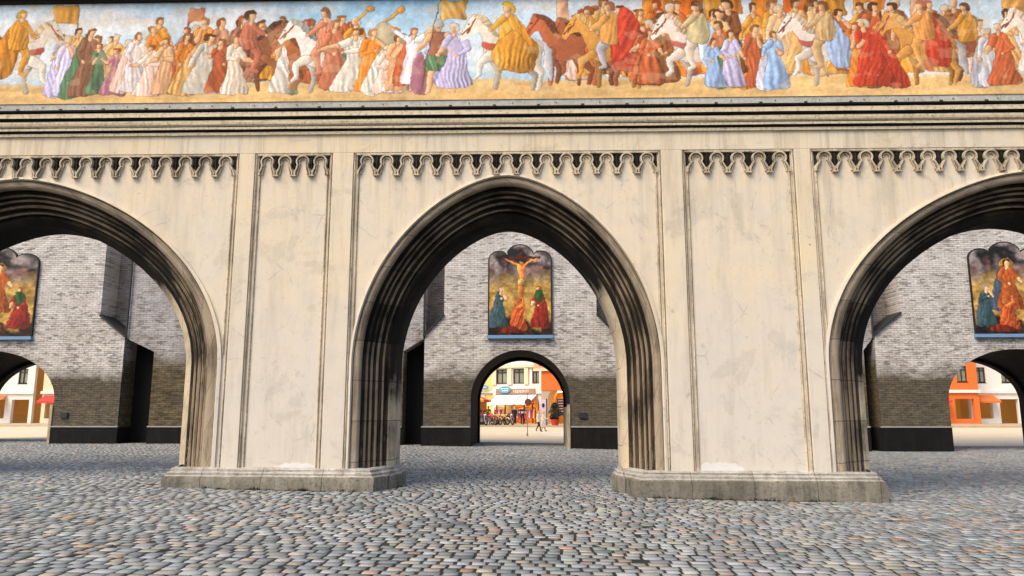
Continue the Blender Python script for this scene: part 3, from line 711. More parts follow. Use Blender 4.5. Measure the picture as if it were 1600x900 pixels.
def fresco():
    W_, H_ = 1729, 167
    p = Paint(W_, H_, (.62,.82,.95)); X = p.xx; Y = p.yy; cl = p.noise(120, 40)
    sky = np.array((.62,.80,.92)); pale = np.array((.88,.90,.92))
    px = X-71.5                                                      # photo column of the middle stretch
    f = np.clip(np.clip(np.abs(px-560)/130-.55, 0, 1)*.75+(cl-.42)*1.8, 0, 1)[...,None]; p.im = sky*(1-f)+pale*f
    gr = np.clip((Y-128-6*p.noise(80, 20))/8, 0, 1)[...,None]; gc = np.array((.90,.72,.46))[None,None]*(.86+.28*p.noise(60, 8)[...,None]); p.im = p.im*(1-gr)+gc*gr
    sand, brown, rust, white, gold, orange, red = (.86,.64,.38), (.55,.30,.16), (.72,.33,.18), (.86,.82,.76), (.82,.54,.17), (.90,.50,.16), (.74,.20,.12)
    grey, lav, green, purple, pink, blue = (.66,.65,.68), (.74,.70,.84), (.32,.45,.32), (.62,.38,.45), (.93,.76,.70), (.55,.66,.82)
    def seq(tx, sg, sc, wide):
        """the procession, told once; tx maps a column, sg flips it"""
        G = 154
        def crowd(a, b, y, h, cols, n):
            for _ in range(n):
                c = cols[p.rs.integers(len(cols))]; u = a+(b-a)*p.rs.random()
                robed(p, tx(u), y+p.rs.uniform(-4,4), h*p.rs.uniform(.85,1.1), tuple(np.clip(np.array(c)*p.rs.uniform(.8,1.15), 0, 1)), face=sg*(1 if p.rs.random() > .5 else -1), width=1.1*wide,
                      hair=[(.35,.2,.1),(.6,.35,.15),(.7,.25,.15),(.85,.8,.75)][p.rs.integers(4)])
        # far figures and standards
        for u, c, w, h in ((1000,orange,46,40),(1048,(.86,.40,.10),44,44),(1092,gold,36,40),(1120,orange,30,30)): banner(p, tx(u), 140, 0 if u != 1092 else 3, w*wide, h, c, sg)
        banner(p, tx(690), 120, 3, 42*wide, 32, (.90,.66,.34), sg); banner(p, tx(868), 120, -4, 20*wide, 44, (.90,.66,.52), sg)
        crowd(466, 600, 134, 98, [rust, brown, orange, (.66,.42,.30), gold], 12)
        crowd(880, 1000, 130, 112, [gold, orange, sand, pink], 10); crowd(990, 1140, 128, 112, [orange, rust, gold, brown, (.9,.7,.5)], 16)
        crowd(600, 700, 136, 82, [grey, pink, rust, lav], 6)
        for u in (560, 606): p.limb([(tx(u), 36), (tx(u+22), 18)], [2, 2.5], (.88,.62,.25)); p.ell(tx(u+25), 16, 6*wide, 5.5, (.93,.62,.28))
        p.poly([(tx(585),60),(tx(600),38),(tx(618),44),(tx(640),78),(tx(625),110),(tx(590),105)], (.70,.64,.52), .3, fold=.1)
        # middle distance horses
        T = horse(p, tx(905), 146, 112, (.60,.30,.18), -sg, step=1, mane=(.35,.18,.12)); rider(p, T, 104, gold, hair=(.6,.3,.12))
        T = horse(p, tx(872), 145, 118, (.68,.34,.20), -sg, mane=(.4,.2,.13))
        T = horse(p, tx(478), 150, 100, (.63,.33,.17), -sg)
        T = horse(p, tx(500), G, 122, (.90,.86,.82), -sg, mane=(.55,.55,.54), step=1); rider(p, T, 112, (.82,.50,.38), cloak=(.50,.52,.46))
        # foreground walkers
        robed(p, tx(528), 146, 112, (.72,.40,.28), face=sg, hair=(.62,.42,.3)); robed(p, tx(560), 150, 102, white, face=-sg, arm=[((.4,.72),(.75,.66)),((-.1,.66),(.3,.62))], width=1.5*wide, lean=.06*sg, cloak=(.80,.52,.20))
        robed(p, tx(586), 152, 104, orange, face=sg, arm=[((.3,.7),(.1,.82)),((-.2,.6),(.1,.62))], width=1.25*wide, hair=(.75,.5,.25))
        robed(p, tx(612), 154, 76, pink, face=sg, width=1.7*wide, cloak=white, hair=(.85,.75,.6)); robed(p, tx(630), 152, 66, (.95,.88,.82), face=-sg, width=1.8*wide); robed(p, tx(624), 150, 92, (.88,.62,.44), face=sg, width=1.0*wide)
        robed(p, tx(650), 140, 92, (.95,.88,.90), face=sg, arm=[((.42,.88),(.66,1.02)),((-.36,.86),(-.62,.98))], width=1.05*wide, hair=(.70,.36,.2), cloak=rust)
        p.poly([(tx(655),100),(tx(668),92),(tx(676),150),(tx(648),152)], purple, .3, fold=.15)
        soldier(p, tx(690), G, 116, (.60,.36,.26), green, sg); p.limb([(tx(664), 150), (tx(688), 10)], .9, (.4,.25,.15), None)
        robed(p, tx(716), 146, 104, lav, face=-sg, width=1.3*wide, hair=(.8,.78,.75))
        T = horse(p, tx(782), G, 128, (.88,.82,.75), -sg, mane=(.80,.68,.54), tail=(.78,.77,.80), strap=(.72,.30,.22), step=1); rider(p, T, 122, (.88,.62,.20), cloak=(.80,.50,.14), hair=(.92,.72,.2), leg=(.82,.54,.18))
        p.poly([(tx(772),92),(tx(800),56),(tx(826),80),(tx(832),112),(tx(812),124),(tx(780),112)], (.82,.54,.17), .3, fold=.2, ffreq=.7)
        T = horse(p, tx(935), G-2, 124, (.82,.56,.24), -sg, mane=(.80,.62,.36), tail=(.84,.82,.78), step=1); rider(p, T, 118, (.86,.58,.28), cloak=red, hair=(.68,.38,.2), leg=(.72,.70,.74))
        p.poly([(tx(965),24),(tx(985),28),(tx(1002),70),(tx(1000),110),(tx(975),124),(tx(962),90)], (.72,.20,.13), .35, fold=.18, ffreq=.7)
        crowd(1000, 1040, 140, 96, [rust, orange, brown], 4)
        T = horse(p, tx(1068), G-2, 122, (.90,.82,.77), -sg, mane=(.82,.68,.58), tail=white, strap=(.72,.35,.3), step=1); rider(p, T, 116, (.78,.70,.52), cloak=(.70,.78,.90), hair=(.4,.22,.12), leg=(.86,.78,.72))
        robed(p, tx(1116), 148, 104, rust, face=-sg, cloak=orange); robed(p, tx(1130), 150, 92, lav, face=sg, cloak=green); robed(p, tx(1104), 150, 80, blue, face=sg)
    POSES = [None, [((.30,.66),(.46,.74)),((-.24,.60),(-.10,.50))], [((.22,.58),(.10,.66)),((-.30,.64),(-.36,.50))], [((.34,.60),(.54,.56)),((-.2,.6),(.12,.60))], [((.2,.62),(.06,.84)),((-.26,.58),(-.3,.44))]]
    HAIR = [(.30,.17,.09),(.55,.32,.15),(.66,.30,.16),(.80,.74,.66),(.42,.25,.13)]
    r = p.rs
    def one(u, y, h, c, face=1, cloak=None, width=1.0):
        robed(p, u+71.5, y, h, tuple(np.clip(np.array(c)*r.uniform(.88, 1.1), 0, 1)), arm=POSES[r.integers(5)], face=face*(1 if r.random() > .3 else -1), cloak=cloak, hair=HAIR[r.integers(5)], width=width*r.uniform(.85, 1.2), lean=r.normal(0, .04))
    def heads(a, b, y, h, cols, n):
        for u in np.sort(r.uniform(a, b, n)): one(u, y+r.uniform(-5, 4), h*r.uniform(.88, 1.1), cols[r.integers(len(cols))], 1)
    # left of the picture centre: people coming the other way to meet the riders
    banner(p, 71.5+128, 128, 4, 40, 30, (.90,.62,.26), -1); banner(p, 71.5+300, 126, 12, 26, 22, (.80,.42,.24), 1)
    heads(250, 460, 132, 96, [rust, brown, orange, (.70,.46,.34), gold, (.62,.40,.36)], 20); heads(90, 250, 134, 82, [grey, pink, lav, sand], 9)
    T = horse(p, 71.5-40, 150, 116, (.62,.34,.2), 1, mane=(.35,.2,.12)); rider(p, T, 108, orange, cloak=rust)
    T = horse(p, 71.5+52, 153, 126, (.90,.85,.79), 1, mane=(.82,.72,.6), tail=grey, strap=(.72,.3,.22), step=1); rider(p, T, 118, gold, cloak=(.78,.48,.14), hair=(.8,.6,.2))
    T = horse(p, 71.5+412, 151, 118, (.58,.33,.2), 1, mane=(.3,.18,.12), step=1); rider(p, T, 110, (.74,.40,.30), cloak=(.55,.26,.18), hair=HAIR[0])
    one(118, 150, 96, lav, 1, cloak=lav, width=1.2); one(143, 152, 110, (.58,.38,.28), 1, cloak=green); one(168, 150, 84, green, -1); one(194, 153, 78, purple, 1, width=1.4)
    one(222, 147, 98, (.92,.86,.86), 1, cloak=pink); one(248, 153, 82, pink, -1, width=1.5); one(270, 151, 92, (.88,.66,.48), 1, cloak=rust); one(298, 153, 100, orange, 1, width=1.2)
    one(330, 152, 98, white, -1, cloak=(.84,.62,.36), width=1.4); one(356, 150, 88, rust, 1); one(378, 153, 94, (.86,.78,.70), 1, width=1.1); one(452, 152, 96, (.82,.78,.74), -1, cloak=green)
    # right of it: the tail of the procession
    for u, c, w, h in ((1165,orange,40,38),(1215,(.84,.36,.10),52,46),(1272,gold,34,36),(1318,orange,48,42),(1402,(.90,.66,.52),24,40),(1540,(.86,.60,.3),34,30)): banner(p, u+71.5, 136, r.uniform(-2, 8), w, h, c, 1)
    heads(1130, 1480, 130, 108, [orange, rust, gold, brown, (.9,.7,.5), sand], 30); heads(1480, 1610, 132, 96, [sand, pink, grey, gold], 8)
    T = horse(p, 71.5+1470, 148, 112, (.60,.30,.18), -1, mane=(.35,.18,.12)); rider(p, T, 104, gold)
    T = horse(p, 71.5+1258, 152, 122, (.92,.85,.80), -1, mane=(.84,.72,.62), tail=white, strap=(.70,.34,.3), step=1); rider(p, T, 114, (.80,.64,.44), cloak=(.62,.70,.84), hair=HAIR[1])
    T = horse(p, 71.5+1405, 152, 122, (.80,.54,.24), -1, mane=(.78,.60,.36), tail=grey, step=1); rider(p, T, 114, (.86,.56,.28), cloak=red, hair=HAIR[2])
    T = horse(p, 71.5+1590, 152, 124, (.88,.82,.76), -1, mane=(.8,.7,.6)); rider(p, T, 116, gold, cloak=(.80,.5,.15))
    one(1168, 150, 100, rust, -1, cloak=orange); one(1196, 152, 92, blue, 1, cloak=(.80,.78,.84)); one(1322, 152, 104, orange, -1, cloak=brown); one(1345, 150, 106, red, -1, cloak=red, width=1.2); one(1510, 152, 92, (.78,.78,.82), 1, cloak=grey); one(1535, 151, 98, rust, -1)
    seq(lambda u: 71.5+u, 1, 1, 1.0)
    p.warp(22, 2.6); p.warp(4, .8)
    im = p.im; n1 = p.noise(5, 5, 3)[...,None]; n2 = p.noise(60, 60, 4)[...,None]; n3 = p.noise(2.2, 2.2, 2)[...,None]
    im = im*(.93+.14*n1)*(.93+.14*n3); im = im*(.9+.2*n2)*.93+.03
    im = (im*(.91+.18*p.noise(9, 14, 3)[...,None]))*.94+np.array((.06,.05,.035))
    pat = np.clip((p.noise(26, 18, 4)-.60)*6, 0, .28)[...,None]; im = im*(1-pat)+np.array((.88,.76,.60))*pat     # fading plaster
    p.im = np.clip(im, 0, 1); return p.out()

def painted_sheet(name, img, x0, x1, z0, z1, y, mat, parent=None, inside=None, contrast=1.0):
    h, w, _ = img.shape; xs = np.linspace(x0, x1, w); zs = np.linspace(z1, z0, h)
    XX, ZZ = np.meshgrid(xs, zs); co = np.stack([XX, np.full_like(XX, y), ZZ], -1).reshape(-1, 3)
    i = np.arange((h-1)*(w-1)); r, c = i//(w-1), i%(w-1); a = r*w+c; F = np.stack([a+w, a+w+1, a+1, a], 1)
    if inside is not None:
        cx, cz = (xs[c]+xs[c+1])/2, (zs[r]+zs[r+1])/2; F = F[inside(cx, cz)]
    me = bpy.data.meshes.new(name); me.vertices.add(len(co)); me.vertices.foreach_set('co', co.reshape(-1))
    me.loops.add(F.size); me.loops.foreach_set('vertex_index', F.reshape(-1).astype(np.int32))
    me.polygons.add(len(F)); me.polygons.foreach_set('loop_start', np.arange(0, F.size, 4, dtype=np.int32)); me.update(calc_edges=True)
    at = me.color_attributes.new('paint', 'FLOAT_COLOR', 'POINT'); rgba = np.ones((len(co), 4), np.float32); rgba[:, :3] = srgb(img).reshape(-1, 3)
    at.data.foreach_set('color', rgba.reshape(-1)); me.materials.append(mat)
    o = bpy.data.objects.new(name, me); COL.objects.link(o)
    if parent: o.parent = parent
    return o
fm = M('fresco_paint', .9, .15)
fm.color(fm.mix(fm.ramp(fm.noise(30, 5), [(.3, .25), (.5, 0.)]), fm.attr('paint'), (.40,.32,.22))); fm.bump(fm.noise(40, 5), .004, .3)
mural = thing('mural', 'long painted frieze of riders, white horses and robed walkers above the cornice', 'mural', (0, YW, 8.585))
o = painted_sheet('painted_surface', fresco(), -13, 13, 8.585, 11.06, YW-.03, fm.mat, mural); o.location = (0,-YW,-8.585)
mb = MB(); mb.box(-13, 13, YW-.028, YW-.001, 8.587, 11.058); o = mb.build('plaster_bed', MAT['plaster'], mural); o.location = (0,-YW,-8.585)

# ------------------------------------------------------------------ brick gatehouses at the far side of the courtyard
YG = 37.0
def gatehouse(cx, sx, label):
    t = thing('brick_gatehouse', label, 'gatehouse', (cx, YG, 0))
    ga, gh, gzs = 2.43, 2.46, 2.2
    pts, = arch_pts(ga, gh, gzs, -.4, [0.0], 6, 22); pts = [(x*sx, z) for x, z in pts]
    lo, up, zb, zt, TOP = 4.75*sx, 3.80*sx, 5.36, 6.38, 17.0
    mb = MB(); n = len(pts); h = n//2
    def edge(z): return lo if z < zb else (lo+(up-lo)*(z-zb)/(zt-zb) if z < zt else up)
    for i in range(n-1):
        s = -1 if i < h else 1; p_, q_ = pts[i], pts[i+1]
        mb.quad((p_[0],0,p_[1]), (q_[0],0,q_[1]), (s*edge(q_[1]),0,q_[1]), (s*edge(p_[1]),0,p_[1]))
    za = pts[h][1]
    for z0, z1 in ((za, zb), (zb, zt), (zt, TOP)): mb.quad((-edge(z0+1e-4),0,z0), (edge(z0+1e-4),0,z0), (edge(z1-1e-4),0,z1), (-edge(z1-1e-4),0,z1))
    for s in (-1, 1):                              # returns of the stepped front, back to the flanking wall
        mb.quad((s*lo,0,-.4), (s*lo,1.4,-.4), (s*lo,1.4,zb), (s*lo,0,zb)); mb.quad((s*lo,0,zb), (s*lo,1.4,zb), (s*up,1.4,zt), (s*up,0,zt)); mb.quad((s*up,0,zt), (s*up,1.4,zt), (s*up,1.4,TOP), (s*up,0,TOP))
    mb.quad((-up,0,TOP), (up,0,TOP), (up,6,TOP), (-up,6,TOP)); mb.quad((-lo,5.2,-.4), (-lo,5.2,TOP), (-pts[0][0]*-1,5.2,TOP), (pts[0][0],5.2,-.4)); mb.quad((lo,5.2,-.4), (lo,5.2,TOP), (pts[-1][0],5.2,TOP), (pts[-1][0],5.2,-.4))
    mb.build('brick_wall', MAT['brick'], t, fixn=False)
    # recessed strips beside the upper front
    for s in (-1, 1):
        mb = MB(); mb.quad((s*up,1.4,zt-1.6), (s*(lo+.3),1.4,zt-1.6), (s*(lo+.3),1.4,TOP), (s*up,1.4,TOP)); mb.build('recessed_strip', MAT['brick_flank'], t, fixn=False)
    # soldier-brick arch ring, tunnel lining
    mb = MB()
    for i in range(6, n-7):
        for k in range(2):
            f0, f1 = (k+.06)/2, (k+.94)/2; a = Vector(pts[i]).lerp(Vector(pts[i+1]), f0); b = Vector(pts[i]).lerp(Vector(pts[i+1]), f1)
            c = Vector((0, gzs-.1)); da = (a-c).normalized(); db = (b-c).normalized(); L = .40+random.uniform(-.02,.02)
            vs = [(q.x, y, q.y) for y in (-.012, .05) for q in (a-da*-.012, b-db*-.012, b+db*L, a+da*L)]
            mb.add(vs, [(0,1,2,3),(0,4,5,1),(1,5,6,2),(2,6,7,3),(3,7,4,0)])
    mb.build('arch_ring', MAT['brick'], t)
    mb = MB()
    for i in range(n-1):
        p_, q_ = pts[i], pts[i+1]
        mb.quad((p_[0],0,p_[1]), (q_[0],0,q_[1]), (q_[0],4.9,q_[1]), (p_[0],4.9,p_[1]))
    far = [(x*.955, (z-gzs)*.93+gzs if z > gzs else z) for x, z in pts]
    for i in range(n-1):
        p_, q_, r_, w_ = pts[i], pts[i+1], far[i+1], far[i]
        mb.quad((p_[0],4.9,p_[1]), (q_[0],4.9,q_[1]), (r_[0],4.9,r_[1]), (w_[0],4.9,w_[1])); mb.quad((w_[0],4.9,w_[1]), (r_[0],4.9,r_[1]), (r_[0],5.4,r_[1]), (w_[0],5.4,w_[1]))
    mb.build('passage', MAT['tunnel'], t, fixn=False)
    mb = MB(); mb.box(far[-1][0]-.02, pts[-1][0]-.012, .02, 4.85, -.4, 1.9); mb.box(pts[-1][0]-.14, pts[-1][0]-.01, -.06, .0, -.4, 2.0); mb.build('jamb_stones', MAT['lit_jamb'], t)  # pale colour paints the warm light falling on the right jamb
    # black plinth with a pale ledge, sloping copings, small dark box
    for s in (-1, 1):
        x0, x1 = sorted((s*(ga*sx+.02), s*(lo+.06)))
        q = MB(); q.box(x0, x1, -.10, 1.3, -.4, .90); pl = q.build('plinth', MAT['black_stone'], t)
        q = MB(); q.box(x0-.01, x1+.01, -.125, -.02, .90, .955); q.build('ledge', MAT['ledge'], pl)
        e = MB(); dx, dz = (up-lo), (zt-zb); L = sqrt(dx*dx+dz*dz); nx, nz = dz/L*.08, -dx/L*.08
        a, b = (lo+.03, zb-.03), (up-.03, zt+.05)
        e.extr([(s*a[0],a[1]), (s*b[0],b[1]), (s*(b[0]+nx),b[1]+nz), (s*(a[0]+nx),a[1]+nz)], -.10, 1.35); e.build('coping', MAT['dark_metal'], t)
    q = MB(); q.box(ga*sx+.42, ga*sx+.78, -.09, .01, 1.35, 1.62); q.build('letter_slot_box', MAT['dark_metal'], t)
    return t
GH = [(0.0, 1.0, 'pale brick gatehouse straight ahead in the middle arch, shops showing through its passage'),
      (-26.6, 1.42, 'pale brick gatehouse seen through the left edge arch, cut off by the picture edge'),
      (24.1, 1.42, 'pale brick gatehouse seen through the right edge arch, cut off by the picture edge')]
for a_ in GH: gatehouse(*a_)

def court_wall(x0, x1, doors, label):
    """brick wall between two gatehouses; doors are black openings with a sloping head, given as (near, far) x"""
    t = thing('courtyard_wall', label, 'wall', ((x0+x1)/2, YG, 0)); c = (x0+x1)/2
    mb = MB(); d = MB(); TOP = 13.0; Yf = .08
    inner0, inner1 = x0, x1
    for near, farx in doors:
        s = 1 if farx > near else -1
        zl, zh = 4.62, 5.30
        mb.quad((near-c,Yf,zh), (farx-c,Yf,zl), (farx-c,Yf,TOP), (near-c,Yf,TOP))
        for xx in (near, farx): mb.quad((xx-c,Yf,-.4), (xx-c,2.6,-.4), (xx-c,2.6,zh), (xx-c,Yf,zh if xx == near else zl))
        mb.quad((near-c,Yf,zh), (farx-c,Yf,zl), (farx-c,2.6,zl), (near-c,2.6,zh))
        d.box(min(near,farx)-c, max(near,farx)-c, 1.2, 1.4, -.4, 5.4)  # near-black sheet stands in for the shade inside the opening
        if s > 0: inner0 = farx
        else: inner1 = farx
        xe = near-c-s*.0; mb.quad((xe,Yf,5.3), (xe,1.4,5.3), (xe,1.4,TOP), (xe,Yf,TOP))
    mb.quad((inner0-c,Yf,-.4), (inner1-c,Yf,-.4), (inner1-c,Yf,TOP), (inner0-c,Yf,TOP))
    mb.box(x0-c, x1-c, 2.7, 3.2, -.4, TOP-.01)
    mb.build('brick_wall', MAT['brick_pier'], t, fixn=False); d.build('doorway_shade', MAT['doorway'], t)
    q = MB(); q.box(inner0-c+.01, inner1-c-.01, -.03, .2, -.4, .90); pl = q.build('plinth', MAT['black_stone'], t); q = MB(); q.box(inner0-c, inner1-c, -.055, .05, .90, .955); q.build('ledge', MAT['ledge'], pl)
    q = MB()
    for near, farx in doors:
        s = 1 if farx > near else -1; q.tube([(near-c+s*.06, -.02, 5.25), (near-c+s*.06, -.02, TOP)], .05)
    q.build('downpipe', MAT['dark_metal'], t, smooth=True)
    return t
court_wall(-26.6+4.75*1.42+.02, -4.72, [(-4.72, -5.80), (-26.6+4.75*1.42+.02, -26.6+4.75*1.42+1.5)], 'weathered brick wall with black doorways left of the middle gatehouse')
court_wall(4.72, 24.1-4.75*1.42-.02, [(4.72, 5.80), (24.1-4.75*1.42-.02, 24.1-4.75*1.42-.55)], 'weathered brick wall with black doorways right of the middle gatehouse')

# ------------------------------------------------------------------ panel pictures on the gatehouses
def panel_picture(cross=True):
    W_, H_ = 156, 232
    p = Paint(W_, H_, (.35,.30,.20)); v = p.yy/H_; u = p.xx/W_; n = p.noise(40, 34, 5); n2 = p.noise(14, 12, 4)
    def lerp(f, a, b): f = np.clip(f, 0, 1)[...,None]; return np.array(a)*(1-f)+np.array(b)*f
    p.im = lerp((n-.32)*3.2, (.10,.09,.09), (.56,.50,.48)); low = lerp((n2-.25)*2, (.52,.40,.18), (.76,.60,.32)); f = np.clip((v-.30-(n-.5)*.3)/.12, 0, 1)[...,None]; p.im = p.im*(1-f)+low*f
    pk = np.clip(1-np.abs(v-.28-(n-.5)*.25)/.07, 0, 1)[...,None]*np.clip((n2-.35)*3, 0, .7)[...,None]; p.im = p.im*(1-pk)+np.array((.62,.40,.36))*pk
    f = np.clip((v-.84-(n-.5)*.35)/.06, 0, 1)[...,None]; p.im = p.im*(1-f)+lerp((n2-.3)*2, (.05,.05,.04), (.30,.16,.07))*f
    q = lambda x, y: (x*W_, y*H_)
    wood = (.28,.10,.05)
    fl = (.86,.52,.24)
    if cross:
        p.limb([q(.52,.10), q(.52,.66)], 3.6, wood); p.limb([q(.24,.150), q(.80,.140)], 3.2, wood)
        p.limb([q(.50,.235), q(.39,.195), q(.28,.155)], [3.4,2.7,1.9], fl); p.limb([q(.54,.235), q(.66,.19), q(.77,.150)], [3.4,2.7,1.9], fl)
        p.poly([q(*a) for a in [(.465,.225),(.575,.225),(.565,.30),(.548,.37),(.556,.42),(.488,.42),(.492,.37),(.475,.30)]], fl, .45)
        p.limb([q(.508,.42), q(.50,.51), q(.515,.60)], [5.6,4,2.6], fl); p.limb([q(.538,.42), q(.535,.51), q(.525,.60)], [5.6,4,2.6], tuple(c*.8 for c in fl))
        p.poly([q(*a) for a in [(.465,.385),(.575,.375),(.585,.425),(.545,.445),(.47,.435)]], (.66,.50,.30), .35, fold=.15); p.ell(*q(.52,.195), 5, 6.6, tuple(c*.9 for c in fl)); p.poly([q(*a) for a in [(.48,.19),(.52,.16),(.56,.19),(.545,.185),(.50,.185)]], (.18,.08,.04))
    else:
        p.ell(*q(.50,.24), 15, 15, (.62,.46,.16)); robed(p, W_*.50, H_*.72, 124, (.60,.30,.12), face=1, cloak=(.24,.30,.34), hair=(.30,.16,.08), width=1.1)
    robed(p, W_*.18, H_*.90, 100, (.20,.29,.30), arm=[((.35,.70),(.16,.84)),((-.2,.62),(.1,.72))], face=1, cloak=(.25,.31,.34), hair=(.52,.50,.54), width=.85)
    robed(p, W_*.80, H_*.90, 104, (.52,.15,.10), face=-1, cloak=(.46,.14,.10), hair=(.58,.28,.12), width=.85); p.poly([q(*a) for a in [(.75,.515),(.85,.51),(.875,.58),(.80,.65),(.755,.60)]], (.14,.28,.12), .3, fold=.2)
    p.poly([q(*a) for a in [(.34,.93),(.35,.80),(.41,.69),(.49,.63),(.57,.68),(.56,.78),(.61,.93),(.50,.95)]], (.66,.30,.14), .35, fold=.2, ffreq=.9, fang=.5); p.poly([q(*a) for a in [(.20,.96),(.30,.89),(.46,.92),(.54,.97)]], (.42,.13,.07), .3, fold=.2)
    p.ell(*q(.44,.645), 6.5, 8, (.70,.40,.2)); p.limb([q(.46,.70), q(.54,.66), q(.53,.60)], [4,3.5,2.5], (.84,.46,.22))
    p.warp(18, 2.4); p.warp(4, 1.6); p.im = np.clip(p.im*(.80+.48*p.noise(6, 6, 3)[...,None])*(.9+.3*p.noise(30,30,3)[...,None]), 0, 1); return p.out()
PIC = panel_picture(); PIC_SIDE = panel_picture(False)
pm2 = M('oil_paint', .6, .25); pm2.color(pm2.attr('paint')); pm2.bump(pm2.noise(25, 4), .006, .5)
frame_black = simple('black_frame', (.018,.016,.015), .6); sill_blue = simple('blue_sill', (.16,.29,.47), .6)
def picture(cx, sx, label):
    t = thing('panel_painting', label, 'painting', (cx, YG-.09, 5.22)); hw = 1.55*sx
    # outline: straight sides, a small lobe each side, a bigger middle lobe
    def outline(e):
        L = [(-hw-e, .16), (hw+e, .16), (hw+e, 3.95)]
        for a in np.linspace(0, pi, 11): L.append((hw*.68+(hw*.32+e)*cos(a), 3.95+(.44+e)*sin(a)))
        for a in np.linspace(.22, pi-.22, 15): L.append(((hw*.43+e)*cos(a), 4.10+(.62+e)*sin(a)))
        for a in np.linspace(0, pi, 11): L.append((-hw*.68+(hw*.32+e)*cos(a), 3.95+(.44+e)*sin(a)))
        # keep only the outer envelope of the lobes
        def clean(L):
            out = []
            for x, z in L:
                inl = ((abs(x)-hw*.68)/(hw*.32+e))**2+((z-3.95)/(.44+e))**2 < .97 and z > 3.95
                inm = (x/(hw*.43+e))**2+((z-4.10)/(.62+e))**2 < .97 and z > 4.10
                inb = z < 4.10 and z > 3.955 and abs(x) < hw*.5
                if not (inl or inm or inb): out.append((x, z))
            return out
        return clean(L)
    mb = MB(); mb.extr(outline(.055), -.02, .08); mb.build('frame', frame_black, t)
    def ins(x, z):
        e = -.01
        return ((np.abs(x) < hw+e) & (z < 3.95)) | (((np.abs(x)-hw*.68)/(hw*.32+e))**2+((z-3.95)/(.44+e))**2 < 1) | ((x/(hw*.43+e))**2+((z-4.10)/(.62+e))**2 < 1)
    painted_sheet('picture', PIC if abs(cx) < 1 else PIC_SIDE, -hw, hw, .16, 4.72, -.024, pm2.mat, t, ins)
    mb = MB(); mb.box(-hw-.08, hw+.08, -.12, .085, 0, .16); mb.build('sill', sill_blue, t)
    return t
picture(0.0, 1.0, 'three-lobed painted panel on the brick above the middle passage, crucifixion with mourners')
picture(-26.6, 1.28, 'lobed painted panel at the left picture edge, on the brick above the passage there')
picture(24.0, 1.14, 'lobed painted panel at the right picture edge, on the brick above the passage there')

# ------------------------------------------------------------------ the street beyond the middle passage
def C(name, c, **k):
    if name not in MAT: MAT[name] = simple(name, c, **k)
    return MAT[name]
white = C('white_render', (.78,.74,.67)); cream = C('cream_render', (.74,.62,.42)); dark = C('dark_frame', (.04,.035,.03)); ochre = C('ochre_wall', (.85,.42,.05))
glassm = M('window_glass', .08, .5); glassm.color(glassm.mix(glassm.noise(.9, 3), (.10,.11,.10), (.38,.36,.26))); GLASS = glassm.mat
cm_ = M('clear_glass', .03, .5); cm_.color((.95,.93,.88)); cm_.b.inputs['Transmission Weight'].default_value = 1.0; cm_.b.inputs['IOR'].default_value = 1.05; CLEAR = cm_.mat
lm_ = M('fill_lamp_glow', .5); lm_.color((.9,.8,.6)); lm_.b.inputs['Emission Color'].default_value = (1,.74,.40,1); lm_.b.inputs['Emission Strength'].default_value = 14; FILL_LAMP = lm_.mat
awn = C('awning_canvas', (.80,.78,.74)); rustm = C('brown_sign', (.34,.20,.13)); teal = C('teal_sign', (.10,.33,.47)); orange = C('orange_render', (.72,.16,.03)); stone = C('portal_stone', (.46,.36,.26))
red = C('red_goods', (.62,.05,.04)); yellow = C('yellow_render', (.78,.60,.24)); interior = C('shop_interior', (.75,.36,.07)); black = C('black_paint', (.02,.02,.022)); steel = C('steel_pole', (.30,.26,.22)); green = C('leaf_green', (.06,.12,.03))
pinkm = C('magenta_goods', (.55,.06,.22)); chrome = C('chrome', (.6,.6,.6), rough=.25, metal=1); tyre = C('tyre_rubber', (.02,.02,.02)); lilac = C('lilac_board', (.62,.52,.66)); navy = C('navy_board', (.02,.025,.06))

def window(parent, x, z0, w, h, y, bars=2, transom=.22):
    f = MB(); t = .09
    f.box(x-w/2, x+w/2, y-.03, y+.16, z0, z0+t); f.box(x-w/2, x+w/2, y-.03, y+.16, z0+h-t, z0+h)
    for q in (-w/2, w/2-t): f.box(x+q, x+q+t, y-.028, y+.158, z0+t, z0+h-t)
    for i in range(1, bars): f.box(x-w/2+w*i/bars-t/2, x-w/2+w*i/bars+t/2, y-.02, y+.15, z0+t, z0+h-t)
    if transom: f.box(x-w/2+t, x+w/2-t, y-.024, y+.145, z0+h*(1-transom)-t/2, z0+h*(1-transom)+t/2)
    fo = f.build('window', dark, parent)
    p = MB(); p.box(x-w/2+.02, x+w/2-.02, y+.06, y+.08, z0+.02, z0+h-.02); p.build('pane', GLASS, fo)
    sl = MB(); sl.box(x-w/2-.08, x+w/2+.08, y-.12, y-.031, z0-.08, z0); sl.build('sill', white, fo)
    return fo
def wall_holes(name, x0, x1, z0, z1, y, depth, holes, mat, parent):
    """front wall as a grid of boxes leaving rectangular openings (x0,x1,z0,z1)"""
    xs = sorted({x0, x1, *[q for h in holes for q in h[:2]]}); zs = sorted({z0, z1, *[q for h in holes for q in h[2:]]}); mb = MB()
    for i in range(len(xs)-1):
        for j in range(len(zs)-1):
            cx, cz = (xs[i]+xs[i+1])/2, (zs[j]+zs[j+1])/2
            if not any(h[0] < cx < h[1] and h[2] < cz < h[3] for h in holes): mb.box(xs[i], xs[i+1], y, y+depth, zs[j], zs[j+1])
    return mb.build(name, mat, parent)

